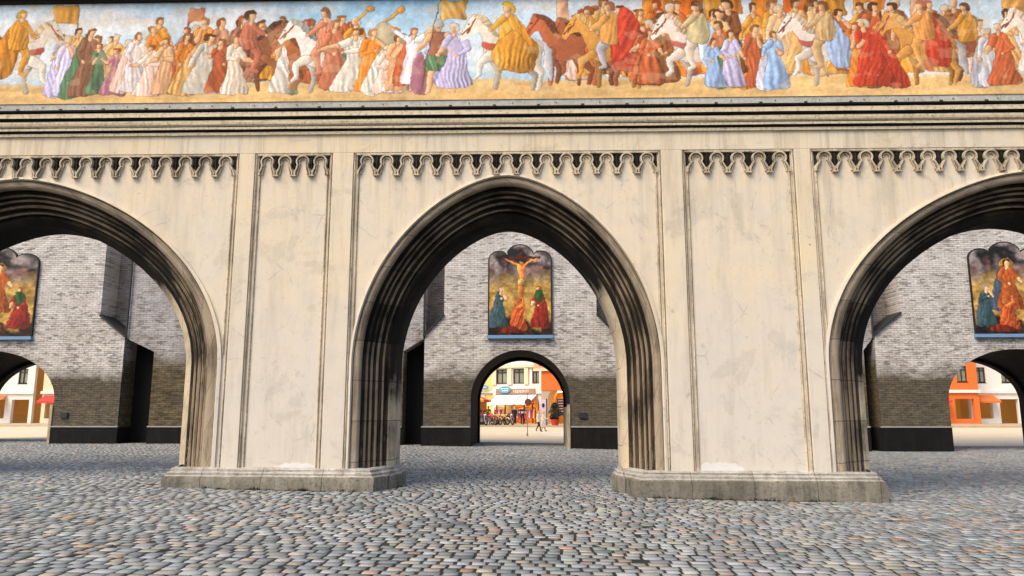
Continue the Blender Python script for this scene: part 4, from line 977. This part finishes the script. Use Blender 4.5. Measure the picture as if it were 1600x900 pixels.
GP = .50                                            # level of the far pavement
YS = 80.0
bx = P(808, 640, YS)[0]
shop = thing('shop_building', 'white shop building with striped awning seams, brown name board and blue oval sign', 'building', (bx, YS, GP), radians(-24))
hw = 2.85; wins = [(-1.83, 1.28), (.18, 1.28)]
wz, wh = 4.15, 1.55
holes = [(-2.5, 2.5, 0.0, 2.35)]+[(x-w/2, x+w/2, wz, wz+wh) for x, w in wins]+[(1.75, 2.55, wz, wz+wh)]
wall_holes('wall', -hw, hw, 0, 13, 0, .35, holes, white, shop)
mb = MB(); mb.box(-hw, -hw+.3, .36, 10, 0, 12.98); mb.box(hw-.3, hw, .36, 10, 0, 12.98); mb.box(-hw, hw, 9.7, 10, 0, 12.9); mb.box(-hw, hw, .36, 10, 2.9, 3.0); mb.build('side_walls', white, shop)
for x, w in wins: window(shop, x, wz, w, wh, .12)
window(shop, 2.15, wz, .8, wh, .12, bars=2)
mb = MB()
for x in (-2.68, -.83, 1.12): mb.box(x-.24, x+.24, -.16, .0, wz-.1, wz+wh+.1)
mb.box(-hw-.05, hw+.05, -.22, .0, wz+wh+.12, wz+wh+.42); mb.build('pilaster_strips', cream, shop)
mb = MB(); mb.box(-2.45, 2.1, -.12, -.005, 3.08, 3.60); board = mb.build('name_board', rustm, shop)
mb = MB()                                            # pale raised letters of the name, too far off to be read
xx = -.35; LW = [.15,.13,.15,.06,.14,.13,.14,.06,.14,.15]
for k, w in enumerate(LW):
    if k % 3 == 0: mb.box(xx, xx+.045, -.15, -.121, 3.20, 3.48); mb.box(xx+.046, xx+w, -.15, -.121, 3.43, 3.48); mb.box(xx+.046, xx+w*.8, -.15, -.121, 3.31, 3.355)
    elif k % 3 == 1: mb.box(xx, xx+.045, -.15, -.121, 3.20, 3.48); mb.box(xx+w-.045, xx+w, -.15, -.121, 3.20, 3.48); mb.box(xx+.046, xx+w-.046, -.15, -.121, 3.20, 3.25)
    else: mb.box(xx, xx+w, -.15, -.121, 3.20, 3.245); mb.box(xx, xx+w, -.15, -.121, 3.435, 3.48); mb.box(xx+w*.4, xx+w*.4+.045, -.15, -.121, 3.246, 3.434)
    xx += w+.06
mb.build('letters', C('pale_letters', (.80,.74,.68)), board)
mb = MB(); t_ = np.linspace(0, 2*pi, 28, endpoint=False); mb.extr([(-1.35+.68*cos(a), 3.52+.36*sin(a)) for a in t_], -.26, -.125); ov = mb.build('oval_sign', teal, shop)
mb = MB()
for k, (x, w) in enumerate(((-1.78,.14),(-1.58,.12),(-1.40,.16),(-1.18,.12),(-1.02,.12))): mb.box(x, x+w, -.275, -.262, 3.56+.03*(k % 2), 3.70-.02*(k % 3))
for k, (x, w) in enumerate(((-1.66,.22),(-1.38,.16),(-1.16,.2))): mb.box(x, x+w, -.275, -.262, 3.36, 3.46)
mb.build('letters', C('pale_blue_letters', (.66,.76,.82)), ov)
# shopfront: posts, glass, ochre interior
mb = MB(); mb.box(-2.5, 2.5, 4.0, 4.1, 0, 2.9); mb.box(-2.5, 2.5, .3, 4.0, -.06, .02); mb.build('interior_wall', interior, shop)
mb = MB()
for x in (-2.46, -1.45, -.35, .75, 1.75, 2.42): mb.box(x-.05, x+.05, .08, .18, 0, 2.35)
mb.box(-2.5, 2.5, .10, .16, 2.0, 2.07); mb.build('shopfront_posts', C('red_brown_paint', (.32,.07,.04)), shop)
for i, (x0, x1) in enumerate(((-2.41,-1.5), (-1.4,-.4), (.8,1.7), (1.8,2.37))):
    mb = MB(); mb.box(x0, x1, .12, .14, .45, 1.99); mb.build('shop_window', CLEAR, shop)
for q in (-1.6, 0, 1.6): mb = MB(); mb.box(q-.5, q+.5, 1.2, 1.45, 2.72, 2.8); mb.build('added_fill_lamp', FILL_LAMP, shop)  # unseen lamps, added to brighten the shop interior
# awning
mb = MB(); n = 20; A0, A1, Zt, Zb, D = -2.5, 2.35, 3.0, 2.12, 2.1
for i in range(n+1):
    x = A0+(A1-A0)*i/n
    for k in range(7): f = k/6; mb.v.append((x, -.02-D*f, Zt-(Zt-Zb)*f-.05*sin(pi*f)))
    mb.v.append((x, -D-.03, Zb-.20+.03*sin(i*2.1)))
for i in range(n):
    for k in range(7): mb.f.append((i*8+k, (i+1)*8+k, (i+1)*8+k+1, i*8+k+1)); mb.m.append(0)
aw = mb.build('awning', awn, shop); sol = aw.modifiers.new('cloth', 'SOLIDIFY'); sol.thickness = .02
mb = MB()
for x in (-.95, .65, A0+.02, A1-.02): mb.tube([(x, -.02, Zt-.03), (x, -D, Zb-.03)], .035, 6)
mb.tube([(A0, -D, Zb-.02), (A1+1.0, -D, Zb-.02)], .03, 6); mb.tube([(A0, -.1, Zt+.03), (A1+.9, -.1, Zt+.03)], .05, 6); mb.build('awning_arm', C('awning_rod', (.25,.17,.12)), aw)

def local(o, x, y, z=0): return o.matrix_basis @ Vector((x, y, z))
bpy.context.view_layer.update()
# racks of clothing under the awning
rk = thing('clothes_rack', 'rack of red clothing under the white awning, left of the man in black', 'clothes rack', (0,0,0), radians(-24), 'clothes racks outside the shop')
mb = MB()
for x in (-.6, .6): mb.tube([(x,0,0), (x,0,1.6)], .03, 6); mb.box(x-.03, x+.03, -.25, .25, 0, .05)
mb.tube([(-.6,0,1.6), (.6,0,1.6)], .03, 6); mb.build('rail', dark, rk)
for k in range(7):
    x = -.5+k*.165; q = MB(); w = .06
    q.add([(x-w,-.2,1.45), (x+w,-.2,1.45), (x+w,.2,1.45), (x-w,.2,1.45), (x-w*1.2,-.26,.55+.1*(k % 2)), (x+w*1.2,-.26,.55), (x+w*1.2,.26,.55), (x-w*1.2,.26,.6)], [(0,1,2,3),(4,7,6,5),(0,4,5,1),(1,5,6,2),(2,6,7,3),(3,7,4,0)])
    q.build('garment', [red, orange, red, awn, pinkm, red, yellow][k], rk)
rk.location = local(shop, -1.5, -1.1)
r2 = copy_tree(rk); r2.location = local(shop, 1.95, -1.0); r2['label'] = 'rack of red clothing at the right end of the white awning'
r3 = copy_tree(rk); r3.location = local(shop, .35, -.5); r3['label'] = 'rack of red clothing between the man in black and the shopper with bags'

# orange building with a stone portal
ox = P(846, 640, 76)[0]
ob = thing('orange_building', 'orange building with a stone archway at the right end of the street view', 'building', (ox, 76.0, GP), radians(-10))
pcx, pa = 1.95, .95
pts, = arch_pts(pa, 1.5, 2.1, 0, [0.0], 3, 12)
outer_ = [(pcx+x*1.36, z*1.12) for x, z in pts]; inn = [(pcx+x, z) for x, z in pts]
mb = MB()
def face_with_arch(mb, pts, l, r, top, y):
    n = len(pts); h = n//2
    for i in range(n-1):
        e = l if i < h else r; p_, q_ = pts[i], pts[i+1]; mb.quad((p_[0],y,p_[1]), (q_[0],y,q_[1]), (e,y,q_[1]), (e,y,p_[1]))
    za = pts[h][1]; mb.quad((l,y,za), (r,y,za), (r,y,top), (l,y,top))
face_with_arch(mb, outer_, 0, 7.0, 5.2, 0)
mb.build('lower_wall', stone, ob, fixn=False)
mb = MB(); mb.box(0, 7.0, -.05, 8, 3.3, 5.25); mb.box(0, .3, .02, 8, 0, 3.3); mb.box(6.7, 7, .02, 8, 0, 3.3); mb.build('orange_wall', orange, ob)
mb = MB(); mb.box(-.8, 7.0, -.28, -.06, 5.25, 5.5); mb.build('cornice', cream, ob)
mb = MB()
for i in range(len(inn)-1):
    a, b, c, d = outer_[i], outer_[i+1], inn[i+1], inn[i]
    mb.quad((a[0],-.08,a[1]), (b[0],-.08,b[1]), (c[0],.18,c[1]), (d[0],.18,d[1])); mb.quad((d[0],.18,d[1]), (c[0],.18,c[1]), (c[0],3.5,c[1]), (d[0],3.5,d[1]))
    mb.quad((a[0],-.08,a[1]), (b[0],-.08,b[1]), (b[0],.01,b[1]), (a[0],.01,a[1]))
mb.build('portal', C('portal_reveal', (.62,.34,.14)), ob, fixn=False)
mb = MB(); mb.box(-.5, 6.5, 3.6, 3.7, 0, 3.25); mb.build('inner_wall', ochre, ob)
mb = MB(); mb.box(pcx-.5, pcx+.5, 1.6, 2.0, 3.17, 3.24); mb.build('added_fill_lamp', FILL_LAMP, ob)  # unseen lamp, added to brighten the wall behind the portal
wall_holes('attic', -.8, 7.0, 5.5, 11, .3, .3, [(-.3,.5,5.8,7.0), (2.2,3.2,5.8,7.2)], C('attic_render', (.72,.38,.20)), ob)
window(ob, .1, 5.8, .8, 1.2, .42, bars=2); window(ob, 2.7, 5.8, 1.0, 1.4, .42)
mb = MB(); mb.box(-.85, 7.05, -.1, 8, 11, 11.3); mb.build('eaves', cream, ob)

# yellow building to the left, further back
yx = P(774, 640, 86)[0]
yb = thing('yellow_building', 'yellow rendered building with orange framed windows behind the market stall', 'building', (yx, 86, GP), radians(-8))
wl_ = [(-2.1-2.6*i, 1.0) for i in range(5)]
wall_holes('wall', -14, -.2, 0, 13, 0, .4, [(x-w/2, x+w/2, z, z+1.7) for x, w in wl_ for z in (4.3, 7.4)]+[(-13,-1,0,2.5)], yellow, yb)
for x, w in wl_:
    for z in (4.3, 7.4): window(yb, x, z, w, 1.7, .1)
mb = MB(); mb.box(-14, -.2, 4.0, 4.2, 0, 13); mb.box(-14, -13.7, .41, 4, 0, 13); mb.build('back_wall', C('orange_wall_inside', (.62,.26,.06)), yb)
mb = MB(); mb.box(-14.2, 0, -.25, 0, 3.3, 3.6); mb.build('cornice', white, yb)
mb = MB(); mb.box(-6, -1.2, -.1, -.005, 2.75, 3.2); mb.build('shop_fascia', C('pink_fascia', (.74,.58,.50)), yb)
mb = MB(); t_ = np.linspace(0, 2*pi, 24, endpoint=False); mb.extr([(-1.3+.62*cos(a), 3.95+.24*sin(a)) for a in t_], -.55, -.42); so = mb.build('oval_sign', teal, yb)
mb = MB(); mb.box(-1.32, -1.28, -.5, 0, 4.19, 4.23); [mb.box(-1.7+k*.21, -1.56+k*.21, -.57, -.551, 3.88+.03*(k % 2), 4.02) for k in range(4)]; mb.build('letters', C('pale_blue_letters', (.66,.76,.82)), so)

# ------------------------------------------------------------------ pole signs
def pole_at(px, py, Y): return P(px, py, Y)[0]
Yp = 52.0; x = pole_at(824, 682, Yp); z0 = gzf(x, Yp)-.03
ps = thing('road_sign', 'round road sign seen from behind on a thin steel pole in the street', 'road sign', (x, Yp, z0))
mb = MB(); mb.tube([(0,0,0), (0,0,3.05)], .032, 8); mb.tube([(0,0,0), (0,0,.22)], .06, 8); mb.build('pole', steel, ps, smooth=True)
mb = MB(); t_ = np.linspace(0, 2*pi, 28, endpoint=False); mb.extr([(.06+.24*cos(a), 2.32+.24*sin(a)) for a in t_], -.05, -.035); d = mb.build('sign_disc', C('rusty_sign_back', (.22,.06,.05)), ps)
for q in (2.18, 2.42): mb = MB(); mb.box(-.05, .05, -.034, .035, q, q+.04); mb.build('clamp', steel, d)
Yq = 68.0; x = pole_at(850, 660, Yq)
pk_ = thing('parking_sign', 'lilac notice board with a dark oval on a black post beside the stone archway', 'sign', (x, Yq, GP if Yq > 66 else 0))
mb = MB(); mb.box(.20, .30, -.05, .05, 0, 2.35); mb.build('post', black, pk_)
mb = MB(); mb.box(-.30, .19, -.035, .035, 1.25, 2.25); bd = mb.build('board', lilac, pk_)
mb = MB(); t_ = np.linspace(0, 2*pi, 20, endpoint=False); mb.extr([(-.055+.13*cos(a), 1.75+.20*sin(a)) for a in t_], -.05, -.036); mb.build('oval_mark', navy, bd)
x = pole_at(879, 660, 70.0)
bb = thing('advertising_board', 'dark advertising board with rows of small print inside the archway', 'sign', (x, 70.0, GP))
mb = MB(); mb.box(-.5, .5, -.05, .05, .85, 2.35); fb = mb.build('panel', navy, bb)
mb = MB(); [mb.box(-.4, .4-.12*(k % 3), -.065, -.051, 1.2+k*.24, 1.27+k*.24) for k in range(5)]; mb.build('print_lines', C('print_orange', (.70,.34,.20)), fb)
for s_ in (-.42, .42): mb = MB(); mb.box(s_-.04, s_+.04, -.04, .04, 0, .85); mb.build('leg', black, bb)
# potted dark shrub in the archway
x = pole_at(867, 662, 67.5)
pot = thing('potted_shrub', 'dark clipped shrub in a red pot in front of the archway', 'plant', (x, 67.5, GP))
mb = MB(); mb.lathe([(.26,0),(.36,.45),(.39,.47),(.39,.52),(.30,.50)], n=16); mb.build('pot', C('red_pot', (.55,.05,.03)), pot, smooth=True)
mb = MB()
for k in range(520):
    h_ = random.random(); r_ = .58*(sin(pi*min(1, .16+.80*h_))**.8)*sqrt(random.random()); a = random.random()*2*pi
    c = Vector((r_*cos(a), r_*sin(a), .52+1.45*h_)); u = Vector((random.gauss(0,1), random.gauss(0,1), random.gauss(0,1))).normalized()*.11; v = u.orthogonal().normalized()*.05
    mb.add([c-u, c+v, c+u, c-v], [(0,1,2,3)])
mb.build('foliage', C('dark_leaf', (.022,.03,.016)), pot, fixn=False); mb = MB(); mb.tube([(0,0,.4), (0,0,1.4)], [.05,.02], 6); mb.build('stem', C('bark', (.10,.07,.04)), pot)

# ------------------------------------------------------------------ people
def person(name_label, loc, h, rz, pose, bands, hair, dress=None, bag=None, coat=None, group=None):
    """one skinned body; colours change by height on the body: bands = [(height share, colour)]"""
    t = thing('person', name_label, 'person', loc, rz, group)
    J = {'pel':(0,0,.52),'ch':(0,.01,.66),'sh':(0,.01,.80),'nk':(0,0,.855),'hd':(0,-.01,.915),'tp':(0,-.005,.965)}
    for s, n in ((-1,'l'), (1,'r')):
        J['hip'+n] = (s*.052,0,.50); J['kn'+n] = (s*.058, -.02+pose.get('kn'+n, 0), .28); J['an'+n] = (s*.06, .01+pose.get('an'+n, 0), .045+pose.get('lift'+n, 0)); J['to'+n] = (s*.065, -.075+pose.get('an'+n, 0), .018+pose.get('lift'+n, 0))
        J['so'+n] = (s*.105, .01, .80); e = pose.get('el'+n, (.14, .02, .63)); w_ = pose.get('ha'+n, (.15, -.03, .475)); J['el'+n] = (s*e[0], e[1], e[2]); J['wr'+n] = (s*w_[0], w_[1], w_[2]); d = (Vector(J['wr'+n])-Vector(J['el'+n])).normalized()*.05; J['fi'+n] = tuple(Vector(J['wr'+n])+d)
    R = {'pel':(.078,.06),'ch':(.072,.055),'sh':(.075,.055),'nk':(.028,.028),'hd':(.042,.05),'tp':(.034,.04)}
    for n in 'lr': R.update({'hip'+n:(.055,.055),'kn'+n:(.038,.038),'an'+n:(.024,.024),'to'+n:(.02,.016),'so'+n:(.036,.036),'el'+n:(.026,.026),'wr'+n:(.018,.018),'fi'+n:(.017,.022)})
    E = [('pel','ch'),('ch','sh'),('sh','nk'),('nk','hd'),('hd','tp')]
    for n in 'lr': E += [('pel','hip'+n),('hip'+n,'kn'+n),('kn'+n,'an'+n),('an'+n,'to'+n),('sh','so'+n),('so'+n,'el'+n),('el'+n,'wr'+n),('wr'+n,'fi'+n)]
    K = list(J); me = bpy.data.meshes.new('body'); me.from_pydata([tuple(q*h for q in J[k]) for k in K], [(K.index(a), K.index(b)) for a, b in E], [])
    o = bpy.data.objects.new('body', me); COL.objects.link(o); o.parent = t
    o.modifiers.new('skin', 'SKIN'); sv_ = me.skin_vertices[0].data
    for i, k in enumerate(K): sv_[i].radius = (R[k][0]*h, R[k][1]*h); sv_[i].use_root = (k == 'pel')
    sb = o.modifiers.new('sub', 'SUBSURF'); sb.levels = 2; sb.render_levels = 2
    m = M('clothes', .85, .2); q = m.math('MULTIPLY', m.sep(2), 1/h); m.color(m.ramp(q, bands, 'CONSTANT')); me.materials.append(m.mat)
    hm = MB(); hm.blob((0, .008*h, .945*h), (.052*h, .058*h, .048*h), 12); hm.blob((0, .03*h, .90*h), (.045*h, .035*h, .05*h), 10); hm.build('hair', C('hair_%02d' % int(hair[0]*99), hair), t, smooth='all')
    if dress:
        z0, z1, w0, w1, c = dress; db = MB(); db.lathe([(w0*h, z0*h), ((w0*.6+w1*.4)*h, (z0*.5+z1*.5)*h), (w1*h, z1*h)], n=16); db.build('dress' if w0 > .12 else 'coat', C('cloth_%d_%d' % (int(c[0]*99), int(c[2]*99)), c), t, smooth=True)
    if bag:
        for s in (-1, 1): b = MB(); b.box(s*.21*h-.05, s*.21*h+.05, -.16, .12, .20*h, .40*h); b.tube([(s*.21*h, -.08, .40*h), (s*.16*h, -.03, .47*h), (s*.21*h, .05, .40*h)], .012, 5); bo = b.build('shopping_bag', red); tag(bo, 'red carrier bag in the shopper\'s %s hand' % ('left' if s > 0 else 'right'), 'bag', 'red carrier bags'); bo.location = loc; bo.rotation_euler = (0,0,rz)
    return t
sk = (.62,.40,.28)
x, y = pole_at(803.8, 660, 73), 73.0
person('person in a long black coat standing under the white awning', (x, y, GP), 1.74, 0, {}, [(0,(.02,.02,.02)),(.05,(.018,.018,.022)),(.815,sk),(.99,sk)], (.62,.45,.25), dress=(.16,.80,.115,.095,(.018,.018,.02)))
x = pole_at(816.3, 660, 71); y = 71.0
person('person in dark clothes and pale shirt carrying red bags past the shop', (x, y, GP), 1.76, radians(10), {'anl':-.05,'anr':.06,'elr':(.17,.0,.63),'ell':(.17,.0,.63),'har':(.19,-.03,.48),'hal':(.19,-.03,.48)}, [(0,(.02,.02,.02)),(.05,(.02,.02,.03)),(.60,(.55,.57,.60)),(.70,(.03,.03,.04)),(.815,sk)], (.45,.10,.07), bag=True)
Yw_ = 58.5; x = pole_at(841.5, 676, Yw_); z0 = gzf(x, Yw_)-.02
person('person with blond hair in white top and dark trousers striding across the street', (x, Yw_, z0), 1.62, radians(70), {'anl':-.13,'knl':-.07,'anr':.15,'knr':.05,'liftr':.03,'elr':(.13,-.06,.64),'har':(.12,-.15,.56)}, [(0,(.02,.02,.02)),(.05,(.02,.02,.025)),(.47,(.80,.78,.74)),(.82,sk)], (.66,.38,.12))
x = pole_at(849, 676, Yw_+.5)
person('person in a pale pink dress walking beside the one in white', (x, Yw_+.5, z0+.02), 1.58, radians(75), {'anl':.10,'anr':-.10,'ell':(.13,-.1,.66),'hal':(.13,-.22,.62)}, [(0,(.03,.03,.03)),(.05,sk),(.40,(.78,.62,.52)),(.82,sk)], (.62,.36,.14), dress=(.22,.70,.15,.085,(.78,.64,.56)))
x = pole_at(745.5, 655, 70.5)
person('person in a red jacket beside the market stall at the left of the passage', (x, 70.5, GP), 1.72, radians(30), {'elr':(.15,-.05,.63)}, [(0,(.02,.02,.02)),(.05,(.03,.03,.04)),(.48,(.50,.05,.06)),(.82,sk)], (.10,.06,.04))
x = pole_at(763, 655, 73.5)
person('person in dark clothes standing behind the parked motorbikes', (x, 73.5, GP), 1.75, radians(-20), {}, [(0,(.02,.02,.02)),(.05,(.03,.03,.035)),(.50,(.05,.045,.05)),(.82,sk)], (.08,.05,.03))

# ------------------------------------------------------------------ motorbikes
def motorbike(paint):
    t = thing('motorbike', 'm', 'motorbike', (0,0,0), 0, 'motorbikes parked in a row')
    for xw in (-.68, .68):
        w = MB(); w.torus((xw,0,.31), .25, .06, 'y', 20, 8); wo = w.build('wheel', tyre, t, smooth='all')
        r = MB(); r.torus((xw,0,.31), .17, .02, 'y', 16, 6)
        for k in range(5): a = 2*pi*k/5; r.tube([(xw,0,.31), (xw+.17*cos(a),0,.31+.17*sin(a))], .014, 5)
        r.build('rim', chrome, wo)
    b = MB(); b.tube([(-.15,0,.80),(.05,0,.86),(.30,0,.82),(.42,0,.72)], [.10,.17,.16,.07], 10); b.build('tank', paint, t, smooth=True)
    b = MB(); b.tube([(-.78,0,.82),(-.55,0,.80),(-.15,0,.76)], [.06,.12,.12], 8); b.build('seat', C('seat_leather', (.03,.025,.022)), t, smooth=True)
    b = MB(); b.box(-.22,.24,-.13,.13,.30,.62); b.tube([(.0,-.1,.60),(.12,-.1,.72)], .09, 8); b.build('engine', C('engine_metal', (.20,.19,.18), metal=.6, rough=.4), t)
    b = MB(); b.tube([(.68,-.09,.31),(.46,-.09,.95)], .028, 6); b.tube([(.68,.09,.31),(.46,.09,.95)], .028, 6); b.build('fork', chrome, t)
    b = MB(); b.tube([(.30,-.36,1.05),(.40,-.2,1.02),(.44,0,.98),(.40,.2,1.02),(.30,.36,1.05)], .02, 6); b.build('handlebar', black, t)
    b = MB(); b.blob((.56,0,.90), (.09,.11,.11), 10); b.build('headlight', chrome, t, smooth='all')
    for xw in (-.68, .68): b = MB(); b.tube([(xw+.30*cos(a), 0, .31+.36*sin(a)) for a in np.linspace(.5, 2.5, 7)], .055, 6); b.build('mudguard', paint, t, smooth=True)
    b = MB(); b.tube([(.1,.16,.35),(-.2,.17,.30),(-.75,.17,.40)], [.03,.04,.055], 7); b.build('exhaust', chrome, t, smooth=True)
    b = MB(); b.tube([(-.1,-.14,.3),(-.18,-.32,.0)], .018, 5); b.build('side_stand', black, t)
    return t
paints = [C('bike_black', (.03,.03,.03), rough=.3), C('bike_red', (.55,.06,.02), rough=.3), C('bike_orange', (.75,.26,.03), rough=.3), C('bike_yellow', (.72,.40,.05), rough=.3), C('bike_maroon', (.24,.03,.05), rough=.3)]
bl = [('black motorbike at the left end of the parked row, near the stall', 754.5, 0), ('red motorbike second in the parked row, beside the black one', 766, 1), ('orange motorbike in the middle of the parked row', 775.5, 2), ('yellow motorbike right of the orange one in the parked row', 784.5, 3), ('maroon motorbike at the right end of the parked row, by the shop window', 795, 4)]
base_bike = None
for lab, px, k in bl:
    Yb = 69.0 if k else 67.6
    if base_bike is None: b_ = base_bike = motorbike(paints[0])
    else:
        b_ = copy_tree(base_bike)
        for ch in b_.children:
            if ch.name.startswith(('tank', 'mudguard')): ch.data = ch.data.copy(); ch.data.materials[0] = paints[k]
    b_['label'] = lab; b_.location = (pole_at(px, 660, Yb), Yb, GP); b_.rotation_euler = (0, 0, radians([-62,-48,-55,-42,-58][k]))

# ------------------------------------------------------------------ market stall with flowers on the left
x = pole_at(747, 655, 72)
st = thing('market_stall', 'market stall under a red and yellow parasol, left of the motorbikes', 'stall', (x, 72, GP))
mb = MB(); mb.tube([(0,0,0),(0,0,2.5)], .03, 8); mb.build('pole', steel, st)
mb = MB(); n = 12; R_ = 1.25
vs = [(0,0,2.75)]+[(R_*cos(2*pi*k/n), R_*sin(2*pi*k/n), 2.28) for k in range(n)]+[(R_*1.0*cos(2*pi*k/n), R_*1.0*sin(2*pi*k/n), 2.10) for k in range(n)]
mb.add(vs, [(0, 1+k, 1+(k+1)%n) for k in range(n)]+[(1+k, 1+n+k, 1+n+(k+1)%n, 1+(k+1)%n) for k in range(n)]); mb.m = [k % 2 for k in range(n)]+[k % 2 for k in range(n)]
mb.build('parasol', [red, C('parasol_orange', (.75,.33,.05))], st, fixn=False)
mb = MB(); mb.box(-1.0, 1.2, -.5, .5, .70, .76); [mb.box(a-.03, a+.03, b-.03, b+.03, 0, .70) for a in (-.9, 1.1) for b in (-.4, .4)]; mb.build('table', C('stall_wood', (.30,.16,.07)), st)
bpy.context.view_layer.update()
fl = [('tub of red flowers on the left of the stall table', -.65, red), ('tub of magenta flowers on the middle of the stall table', .05, pinkm), ('tub of yellow flowers on the right of the stall table', .75, C('flower_yellow', (.80,.50,.05)))]
for lab, dx, m_ in fl:
    t = thing('flower_tub', lab, 'flowers', (x+dx, 71.9, GP+.76), 0, 'flower tubs on the stall')
    mb = MB(); mb.lathe([(.17,0),(.22,.24),(.20,.24)], n=12); mb.build('tub', black, t)
    mb = MB(); lf = MB()
    for k in range(60):
        a = random.random()*2*pi; r_ = .30*sqrt(random.random()); z_ = .34+random.random()*.34
        mb.blob((r_*cos(a), r_*sin(a), z_), .045, 6)
        lf.add([(r_*cos(a)*.9, r_*sin(a)*.9, z_-.12), (r_*cos(a)+.06, r_*sin(a), z_-.06), (r_*cos(a)*1.1, r_*sin(a)*1.1, z_), (r_*cos(a)-.06, r_*sin(a), z_-.06)], [(0,1,2,3)])
    mb.build('blossoms', m_, t, smooth='all'); lf.build('leaves', green, t, fixn=False)
for lab, px, Yc, m_ in (('low tub of magenta flowers on the pavement left of the black motorbike', 744.5, 69.5, pinkm), ('low tub of red flowers on the pavement behind the black motorbike', 757, 71.0, red)):
    t = thing('flower_tub', lab, 'flowers', (pole_at(px, 655, Yc), Yc, GP), 0, 'flower tubs on the pavement')
    mb = MB(); mb.lathe([(.30,0),(.38,.45),(.35,.45)], n=12); mb.build('tub', black, t); mb = MB()
    for k in range(90): a = random.random()*2*pi; r_ = .5*sqrt(random.random()); mb.blob((r_*cos(a), r_*sin(a), .5+random.random()*.55), .06, 6)
    mb.build('blossoms', m_, t, smooth='all')

# ------------------------------------------------------------------ houses along the street, seen through the passages at the picture edges
def town_house(x0, x1, y, rz, col, base, label, zt=12.5, awnc=None):
    t = thing('town_house', label, 'building', ((x0+x1)/2, y, GP), rz); w = (x1-x0)/2
    nx = max(2, int((x1-x0)/2.6)); xs = [-w+(2*w)*(i+.5)/nx for i in range(nx)]
    holes = [(q-.5, q+.5, z, z+1.6) for q in xs for z in (4.2, 7.3)]+[(q-.95, q+.95, .0 if i % 3 == 1 else .5, 2.5) for i, q in enumerate(xs)]
    wall_holes('wall', -w, w, 0, zt, 0, .4, holes, col, t)
    for q in xs:
        for z in (4.2, 7.3): window(t, q, z, 1.0, 1.6, .12)
    mb = MB(); mb.box(-w, w, 3.5, 3.7, 0, zt); mb.build('interior_wall', base, t)
    mb = MB(); mb.box(-w-.1, w+.1, -.2, 0, 3.1, 3.4); mb.build('string_course', white, t); mb = MB(); mb.box(-w-.1, w+.1, -.35, 0, zt-.4, zt); mb.build('cornice', white, t)
    for i, q in enumerate(xs):
        if awnc and i % 2 == 0:
            mb = MB(); mb.add([(q-1.1,-.01,2.9),(q+1.1,-.01,2.9),(q+1.1,-1.3,2.3),(q-1.1,-1.3,2.3),(q+1.1,-1.3,2.1),(q-1.1,-1.3,2.1)], [(0,3,2,1),(3,5,4,2)]); a = mb.build('awning', awnc, t, fixn=False); a.modifiers.new('cloth', 'SOLIDIFY').thickness = .02
    return t
town_house(-32, -14, 88, 0, white, interior, 'white house with orange awnings between the yellow building and the left gatehouse passage', awnc=orange)
town_house(-52, -33, 80, 0, cream, interior, 'cream house with red awnings seen through the passage at the left picture edge', awnc=red)
town_house(-74, -53, 80, 0, white, interior, 'white house beyond the left picture edge passage', awnc=orange)
town_house(9, 33, 84, 0, cream, interior, 'cream house with white awnings right of the orange building', awnc=awn)
town_house(34, 46, 78, 0, orange, ochre, 'orange red house seen through the passage at the right picture edge', awnc=red)
town_house(46.2, 70, 80, 0, white, interior, 'white house with orange awnings seen through the passage at the right picture edge', awnc=orange)
